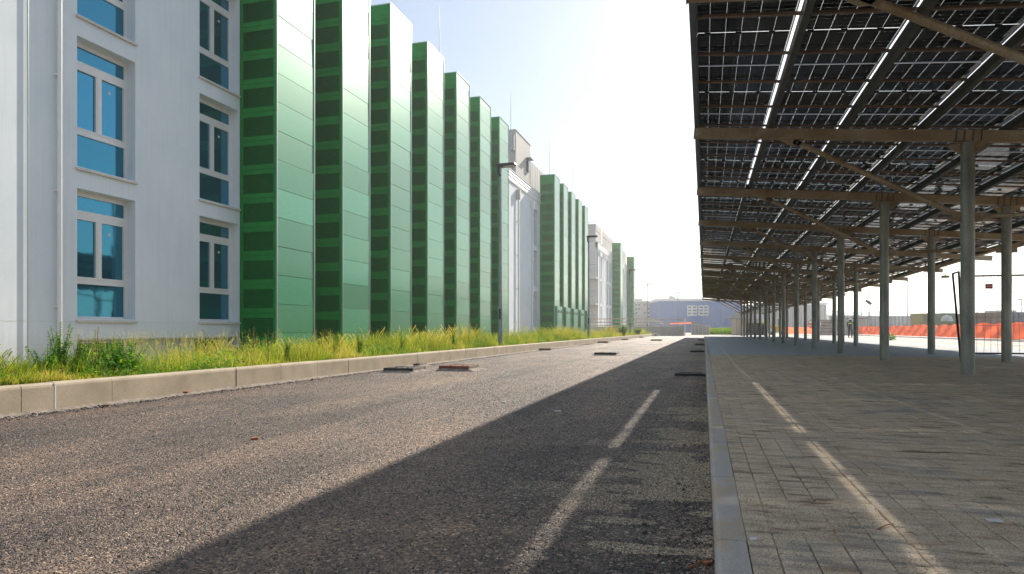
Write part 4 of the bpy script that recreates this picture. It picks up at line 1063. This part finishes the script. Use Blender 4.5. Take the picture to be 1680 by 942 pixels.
# kiosk with curved awning, excavator, dark portable things beyond the columns
ks, dk, nk = block('kiosk', 'tan site building seen between the far columns', 'building', 1222, 1244, 523, 100, 6, M['beige'])
for (x0, x1) in ((1226, 1229), (1232, 1235)): face_rect(ks, 'door', x0, x1, 530, 547, 100, dk, nk, M['black'])
aw = thing('awning', at(1204, 541, 96), 'curved pale awning roof beside the far columns', 'awning')
a = at(1193, 521, 96); b_ = at(1225, 514, 96)
lo_ = [at(px, py, 96) for px, py in ((1193, 521.5), (1214, 523.5), (1236, 523))]; hi_ = [at(px, py, 96) for px, py in ((1236, 513), (1222, 510), (1212, 511.5), (1202, 516))]
poly = [(q.x, q.z) for q in lo_+hi_]
wpart('roof', MB().prism(poly, 'y', a.y, a.y+7, M['penthouse']), aw)
for xx in (b_.x-.3, b_.x-1.4): wpart('post', MB().box(xx, xx+.12, a.y+.5, a.y+.62, 0, a.z+.8, M['lamp']), aw)
vn, dv, nv = block('site_container', 'dark site container standing among the far columns', 'container', 1247, 1258, 530, 98, 3, M['black'])
face_rect(vn, 'white_panel', 1249, 1256, 524, 530, 98, dv, nv, M['white'])
# mini excavator
p = at(1274, 541, 88); p.z = .1
ex = thing('mini_excavator', p, 'small yellow excavator parked beyond the columns', 'excavator')
for s_ in (-.55, .55):
    part('track', MB().prism([(-.8, .12), (-.65, 0), (.65, 0), (.8, .12), (.8, .3), (.65, .42), (-.65, .42), (-.8, .3)], 'x', s_-.15, s_+.15, M['black']), ex, p)
part('house', MB().prism([(-.55, .5), (.75, .5), (.75, 1.15), (.3, 1.25), (-.5, 1.1)], 'y', -.6, .6, M['yellow']), ex, p)
cb = part('cab', MB().box(-.5, -.44, -.55, -.49, 1.1, 2.2, M['black']).box(-.5, -.44, .49, .55, 1.1, 2.2, M['black']).box(.25, .31, -.55, -.49, 1.2, 2.2, M['black']).box(.25, .31, .49, .55, 1.2, 2.2, M['black']).box(-.55, .36, -.6, .6, 2.2, 2.28, M['white']), ex, p)
part('boom', MB().beam((-.6, 0, .9), (-1.3, 0, 2.1), .18, .22, M['yellow']).beam((-1.3, 0, 2.1), (-1.75, 0, 1.4), .15, .18, M['yellow']), ex, p)
part('bucket', MB().prism([(-1.95, .7), (-1.5, .7), (-1.6, 1.4), (-1.8, 1.4)], 'y', -.3, .3, M['black']), ex, p)

# big grey ribbed shed
M['ribgrey'] = plain('ribbed_grey_cladding', (.5, .5, .48), .7, var=.2, scale=.5, streak=True)
sh, ds, ns_ = block('grey_warehouse', 'tall grey ribbed warehouse behind the warning sign', 'warehouse', 1262, 1356, 500, 175, 30, M['ribgrey'], .5)
for px in np.arange(1263, 1355, 3.1): face_rect(sh, 'rib', px, px+.9, 501, 540, 175, ds, ns_, M['concrete_cap'] if int(px) % 2 else M['ribgrey'], .2)
for px in np.arange(1290, 1312, 1.5): pass
# grey hoarding and containers behind the barrier
hd, dh, nh = block('hoarding', 'long light grey corrugated hoarding behind the orange barrier', 'fence', 1362, 1530, 518.5, 104, .4, M['ribgrey'])
for px in np.arange(1364, 1530, 6.5): face_rect(hd, 'panel_joint', px, px+.6, 519, 541, 104, dh, nh, M['lamp'], .05)
M['tarp_green'] = plain('green_tarpaulin', (.13, .2, .07), .7, var=.15, scale=1); M['tarp_yel'] = plain('olive_panel', (.28, .27, .09), .7)
M['brown'] = plain('brown_container', (.2, .1, .06), .7, var=.25, scale=1.2); M['bluegrey'] = plain('blue_grey_container', (.1, .13, .2), .7, var=.2)
def container(px0, px1, pyt, m, label, z=80):
    t_, d_, n_ = block('container', label, 'container', px0, px1, pyt, z, 2.4, m, None, 'containers behind the orange barrier')
    x = px0+.8
    while x < px1-.5: face_rect(t_, 'rib', x, x+1.0, pyt+.7, 541, z, d_, n_, m, .03); x += 2.6
    return t_, d_, n_
container(1513, 1534, 514, M['tarp_yel'], 'olive green container left of the green one')
gc, dg, ng = block('container', 'green tarpaulin-covered container with a round white emblem', 'container', 1535, 1568, 514, 80, 2.4, M['tarp_green'], None, 'containers behind the orange barrier')
c_ = at(1553, 527, 79.7); em = MB(); 
pts = [(math.cos(R(a))*.75, math.sin(R(a))*.75) for a in range(0, 181, 15)]+[(.45, 0), (.3, .3), (0, .42), (-.3, .3), (-.45, 0)]
em.add([c_+dg*u-ng*.08+up_*v_ for u, v_ in pts]+[c_+dg*u-ng*.04+up_*v_ for u, v_ in pts], [tuple(range(len(pts)))]+[(i, (i+1) % len(pts), len(pts)+(i+1) % len(pts), len(pts)+i) for i in range(len(pts))], M['paper'])
wpart('emblem', em, gc)
face_rect(gc, 'emblem_dot', 1551.2, 1554.8, 524.2, 527, 79.9, dg, ng, M['paper'], .1)
for px in np.arange(1550, 1561, 1.9): face_rect(gc, 'lettering', px, px+1.1, 518.6, 519.6, 80, dg, ng, M['paper'], .1)
container(1569, 1600, 515, M['rust'], 'dark brown container right of the green one')
container(1601, 1644, 513, M['brown'], 'brown ribbed container behind the mesh fence')
container(1646, 1700, 512, M['bluegrey'], 'blue-grey container at the right edge')
gb, d_, n_ = block('roof_shed', 'low shed roof above the blue-grey container', 'shed', 1640, 1668, 509, 100, 3, M['penthouse'])
# site cabin roof behind worker
cb_, d_, n_ = block('site_cabin', 'flat-roofed grey cabin behind the worker', 'cabin', 1390, 1420, 523, 90, 3, M['penthouse']); face_rect(cb_, 'roof_edge', 1389, 1421, 522, 523.4, 90, d_, n_, M['wood'], .2)

# far lamp posts beyond the barrier
for (px, pt, z, lb, arm) in ((1413, 470, 95, 'thin lamp post in front of the grey hoarding, left of the third column', 0), (1427, 483, 90, 'lamp post with a short arm left of the second column', -1), (1489, 462, 85, 'tall thin post between the second and third rows of columns', 0), (1676, 492, 85, 'thin grey lamp post at the right edge behind the mesh', -1), (1368, 500, 120, 'short thin post above the concrete rings', 0), (1549, 505, 110, 'short mast above the green container', 0)):
    p = at(px, 541, z); tp_ = at(px, pt, z).z; t_ = thing('lamp_post', (p.x, p.y, 0), lb, 'lamp post', 'distant lamp posts beyond the barrier')
    part('pole', MB().tube([(0, 0, 0), (0, 0, tp_)], [.07, .045], M['lamp'], 8), t_, (p.x, p.y, 0))
    part('lamp_head', MB().box(-.5 if arm else -.12, .12, -.12, .12, tp_, tp_+.12, M['lamp']), t_, (p.x, p.y, 0))
p = at(1425, 496, 90); fl = thing('floodlight', (p.x, p.y, 0), 'dark floodlight on a slim mast left of the second column', 'floodlight')
part('mast', MB().tube([(0, .2, 0), (0, .2, p.z)], .05, M['lamp'], 6), fl, (p.x, p.y, 0)); part('head', MB().beam((-.35, 0, p.z+.25), (.35, 0, p.z-.25), .3, .3, M['black']), fl, (p.x, p.y, 0))
p = at(1551, 455, 24); hl = thing('canopy_lamp', p, 'oval lamp hanging at the right edge of the canopy', 'lamp')
wpart('shade', MB().tube([p+Vector((-.14, 0, 0)), p+Vector((-.08, 0, .02)), p+Vector((.08, 0, .02)), p+Vector((.14, 0, 0))], [.02, .05, .05, .02], M['beam'], 10), hl)
wpart('stem', MB().tube([p, (p.x, p.y, zb(p.x) if p.x < 9.6 else p.z+.1)], .01, M['beam'], 6), hl)

# hills and far trees
def ridge(name, label, z, x0, x1, base, amp, seed, m):
    v = []; n = 60
    for i in range(n+1):
        px = x0+(x1-x0)*i/n; e_ = min(1, i/8, (n-i)/8); top = base-amp*e_*(.6+.6*mnoise.noise(Vector((i*.13, seed, 0)))+.15*mnoise.noise(Vector((i*.6, seed, 3))))
        a = at(px, 541, z); v += [(a.x, a.y, -2), (a.x, a.y, at(px, top, z).z), (a.x+math.sin(-TH)*120, a.y+120, -2)]
    f = []
    for i in range(n): f += [(3*i, 3*i+3, 3*i+4, 3*i+1), (3*i+1, 3*i+4, 3*i+5, 3*i+2)]
    mb = MB(); mb.add(v, f, m, True); tag(wpart(name, mb, None), label, kind='structure')
ridge('hills', 'faint blue hills on the horizon beyond the site', 820, 1180, 1760, 524, 20, 4, M['hill'])
tw, d_, n_ = block('far_buildings', 'distant grey blocks under the hills between the columns', 'buildings', 1356, 1412, 517, 320, 12, M['penthouse'])
tw, d_, n_ = block('far_buildings', 'distant low roofs at the right end of the hills', 'buildings', 1440, 1640, 520, 330, 12, M['penthouse'])

# ================================================================== SMALL LITTER
def pebbles(name, n, sampler, smin, smax, mat, label, cat):
    V = []; F = []; k = 0
    base = [(1, 0, 0), (0, 1, 0), (-1, 0, 0), (0, -1, 0), (0, 0, 1), (0, 0, -1)]
    fb_ = [(0, 1, 4), (1, 2, 4), (2, 3, 4), (3, 0, 4), (1, 0, 5), (2, 1, 5), (3, 2, 5), (0, 3, 5)]
    for i in range(n):
        x, y, z = sampler(); s1 = random.uniform(smin, smax)*(1.8 if random.random() < .04 else 1); q = random.uniform(0, 6.3); c_, s2 = math.cos(q), math.sin(q); sc = (random.uniform(.7, 1.4), random.uniform(.6, 1), random.uniform(.4, .7))
        for b in base:
            bx, by, bz = b[0]*sc[0]*s1*random.uniform(.7, 1.2), b[1]*sc[1]*s1*random.uniform(.7, 1.2), b[2]*sc[2]*s1
            V.append((x+bx*c_-by*s2, y+bx*s2+by*c_, z+bz+s1*.25))
        F += [tuple(a+k for a in f) for f in fb_]; k += 6
    me = np_mesh(name, np.array(V), np.array(F), mat, np.repeat(rng.random(n), 6)); tag(link(name, me), label, cat, kind='stuff')
m, t, b = newmat('gravel'); setp(b, rough=.8); at_ = N(t, 'ShaderNodeAttribute'); at_.attribute_name = 'tint'
t.links.new(ramp(t, at_.outputs['Fac'], [(0, (.03, .03, .03)), (.55, (.1, .085, .07)), (.8, (.3, .26, .2)), (1, (.5, .46, .4))]), b.inputs['Base Color']); M['gravel'] = m
def stones(name, x, y, z, size, mat, label, cat, parent=None):
    n = len(x); q = rng.uniform(0, 6.28, n); c_, s_2 = np.cos(q), np.sin(q)
    base = np.array([(1, 0, 0), (0, 1, 0), (-1, 0, 0), (0, -1, 0), (0, 0, 1)])[None]*rng.uniform(.65, 1.25, (n, 5, 1))*(size[:, None, None]*np.stack([rng.uniform(.8, 1.3, n), rng.uniform(.6, 1, n), rng.uniform(.35, .7, n)], 1)[:, None, :])
    X = base[:, :, 0]*c_[:, None]-base[:, :, 1]*s_2[:, None]+x[:, None]; Yv = base[:, :, 0]*s_2[:, None]+base[:, :, 1]*c_[:, None]+y[:, None]; Z = base[:, :, 2]+z[:, None]
    f = (np.array([(0, 1, 4), (1, 2, 4), (2, 3, 4), (3, 0, 4)])[None]+5*np.arange(n)[:, None, None]).reshape(-1, 3)
    o = link(name, np_mesh(name, np.stack([X, Yv, Z], 2).reshape(-1, 3), f, mat, np.repeat(rng.random(n), 5))); tag(o, label, cat, kind='stuff')
m, t, b = newmat('asphalt_stones'); setp(b, rough=.6, spec=.45); at_ = N(t, 'ShaderNodeAttribute'); at_.attribute_name = 'tint'
c = ramp(t, at_.outputs['Fac'], [(0, (.012, .014, .018)), (.45, (.05, .046, .045)), (.8, (.14, .11, .085)), (.95, (.3, .22, .155)), (1, (.42, .32, .24))])
t.links.new(mixc(t, 1, c, blot_of(t), 'MULTIPLY'), b.inputs['Base Color']); M['aggregate'] = m
n = 170000; d = 1.7+rng.exponential(4.2, n); xx = rng.uniform(-6.05, .02, n); k_ = (xx*math.cos(TH)+d*math.sin(TH) > -.85*(d*math.cos(TH)-xx*math.sin(TH)))
def drift(x, y): return (nval(x*1.2, y*2.2, .9)+.5*nval(x*3, y*7, 1.0) > .06+.5*np.clip((-x-.25)/.75, 0, 1)) & (x > -.95)
xx, d = xx[k_], d[k_]; k_ = ~(drift(xx, d) & (rng.random(len(xx)) < .8)); xx, d = xx[k_], d[k_]; stones('aggregate', xx, d, np.full(len(xx), -.0008), rng.uniform(.0035, .0075, len(xx))*(1+.04*d), M['aggregate'], 'coarse stone aggregate standing out of the open asphalt', 'gravel')
m, t, b = newmat('sand_grains'); setp(b, rough=.85, spec=.3); at_ = N(t, 'ShaderNodeAttribute'); at_.attribute_name = 'tint'
t.links.new(ramp(t, at_.outputs['Fac'], [(0, (.12, .085, .05)), (.5, (.42, .33, .22)), (1, (.75, .65, .48))]), b.inputs['Base Color']); M['grains'] = m
n = 90000; d = 1.5+rng.exponential(2.2, n); xx = .16+rng.random(n)**1.1*(d*.95); k_ = nval(xx*1.0, d*2.6, 2.0)+.35*rng.normal(0, 1, n) > -.12
xx, d = xx[k_], d[k_]; stones('sand_grains', xx, d, np.full(len(xx), PZ+.0005), rng.uniform(.0012, .0034, len(xx)), M['grains'], 'coarse tan grains of sand strewn over the pavers', 'sand')
n = 150000; d = 1.7+rng.exponential(3.0, n); xx = .03-rng.exponential(.3, n); k_ = drift(xx, d); xx, d = xx[k_], d[k_]
stones('sand_grains', xx, d, np.full(len(xx), -.0002), rng.uniform(.002, .0046, len(xx))*(1+.06*d), M['grains'], 'patches of tan sand blown onto the shaded asphalt by the right kerb', 'sand')
def s_left():
    y = 4+34*random.random()**1.6; return (KL+.02+abs(random.gauss(0, .09)), y, 0)
pebbles('gravel', 9000, s_left, .004, .014, M['gravel'], 'line of loose gravel and mortar crumbs at the foot of the left kerb', 'gravel')
def s_right():
    y = 1.6+10*random.random()**1.5; return (.03-abs(random.gauss(0, .11)), y, 0)
pebbles('gravel', 5000, s_right, .002, .007, M['gravel'], 'fine loose grit along the right kerb', 'gravel')
def s_road():
    y = 1.7+16*random.random()**1.8; x = random.uniform(-6, 0); return (x, y, 0)
pebbles('gravel', 7000, s_road, .0025, .0065, M['gravel'], 'scattered loose chippings on the asphalt', 'gravel')
# mortar fillet at the kerb foot
fil = []; n = 140
for i in range(n+1):
    y = 3.2+.22*i; wd = .07+.06*mnoise.noise(Vector((y*.9, 0, 0)))+.03*mnoise.noise(Vector((y*5, 2, 0)))
    fil += [(KL-.001, y, .03+.012*mnoise.noise(Vector((y*3, 7, 0)))), (KL+max(.02, wd)*.5, y, .016+.008*mnoise.noise(Vector((y*6, 1, 0)))), (KL+max(.03, wd)*1.25, y, -.003)]
mb = MB(); mb.add(fil, [f for i in range(n) for f in ((3*i, 3*i+1, 3*i+4, 3*i+3), (3*i+1, 3*i+2, 3*i+5, 3*i+4))], M['mortar'], True); tag(wpart('mortar_fillet', mb, None), 'rough mortar fillet along the foot of the left kerb', kind='structure')
def chip(name, px, py, gz, sx, sy, sz, rz, m, label, cat):
    z = (CH-gz)*1100/(py-541); p = at(px, py, z); me = bevel_mesh(MB().box(-sx/2, sx/2, -sy/2, sy/2, 0, sz, m).mesh(name), min(sx, sy, sz)*.3, 2)
    for v in me.vertices: v.co += Vector((random.gauss(0, sx*.06), random.gauss(0, sy*.06), abs(random.gauss(0, sz*.15))))
    o = link(name, me, None, (p.x, p.y, gz+.001)); o.rotation_euler.z = rz; tag(o, label, cat)
chip('pebble', 47, 679, 0, .06, .045, .035, .3, M['stone'], 'smooth tan pebble at the foot of the left kerb', 'pebble')
chip('dry_leaf', 418, 721, 0, .05, .035, .012, .6, M['leaf_dry'], 'curled orange leaf on the sunlit asphalt', 'leaf')
chip('brick_shard', 173, 667, 0.01, .07, .03, .015, .4, M['rust'], 'flat reddish brick shard at the left kerb foot', 'brick shard')
chip('brick_shard', 303, 645, 0.02, .09, .06, .02, .4, M['leaf_dry'], 'pale orange brick shard by the left kerb, right of the second long block', 'brick shard')
chip('paper_scrap', 826, 661, 0, .05, .03, .01, .2, M['paper'], 'tiny white paper scrap on the sunlit asphalt near the shadow edge', 'litter')
chip('plaster_chip', 915, 675, 0, .06, .03, .006, .2, M['paper'], 'pale plaster chip in the shaded asphalt', 'litter')
chip('plaster_chip', 1236, 887, PZ, .022, .014, .008, .4, M['paper'], 'white plaster chip in the paver joint by the kerb', 'litter')
chip('plastic_scrap', 1632, 856, PZ, .04, .03, .006, .1, M['paper'], 'crumpled clear plastic scrap at right on the paving', 'litter')
def stick(px0, py0, px1, py1, gz, r, m, label, name='twig'):
    a = at(px0, py0, (CH-gz)*1100/(py0-541)); b_ = at(px1, py1, (CH-gz)*1100/(py1-541)); mid = (a+b_)/2+Vector((0, 0, .008))
    mb = MB().tube([a+Vector((0, 0, r)), mid, b_+Vector((0, 0, r*1.5))], [r, r*.9, r*.4], m, 7); tag(wpart(name, mb, None), label, 'twig')
stick(1440, 870, 1465, 861, PZ, .003, M['leaf_dry'], 'reddish strip of bark lying across the light stripe')
stick(1487, 874, 1504, 880, PZ, .002, M['wood'], 'thin dark twig right of the bark strip')
stick(1126, 935, 1168, 917, 0, .003, M['leaf_dry'], 'curled brown bark strip by the right kerb at the bottom edge')
stick(1134, 858, 1148, 866, 0, .0015, M['leaf_dry'], 'short orange splinter on the asphalt by the right kerb')
chip('dry_leaf', 1160, 926, 0, .03, .02, .008, .9, M['leaf_dry'], 'crumpled brown leaf against the right kerb', 'leaf')
chip('pebble', 1087, 869, 0, .02, .014, .008, .2, M['stone'], 'flat tan pebble on the sandy patch of the shaded lane', 'pebble')
# bricks left at the end of the road
rb = thing('brick_pile', at(1070, 550, 80), 'small heap of orange and white rubble at the end of the left kerb', 'rubble')
for i in range(16):
    p = at(random.uniform(1060, 1082), 550, random.uniform(82, 85)); s1 = random.uniform(.12, .28)
    wpart('brick', box(p.x, p.x+s1*1.4, p.y, p.y+s1, 0, s1*random.uniform(.7, 1.5), random.choice([M['leaf_dry'], M['paper'], M['mortar'], M['concrete_cap']])), rb)

# ------------------------------------------------------------------ air
hz = MB().box(-955, 955, -125, 1155, -1.02, 27, M['dark']); me = hz.mesh('haze'); me.materials.clear()
hm = bpy.data.materials.new('haze_air'); hm.use_nodes = True; t = hm.node_tree; t.nodes.clear()
o = N(t, 'ShaderNodeOutputMaterial'); pv_ = N(t, 'ShaderNodeVolumePrincipled'); pv_.inputs['Density'].default_value = .0008; pv_.inputs['Color'].default_value = (.93, .95, 1, 1); pv_.inputs['Anisotropy'].default_value = .6
t.links.new(pv_.outputs[0], o.inputs['Volume']); me.materials.append(hm)
tag(link('haze', me), 'thin pale haze in the backlit air', 'haze', kind='stuff')
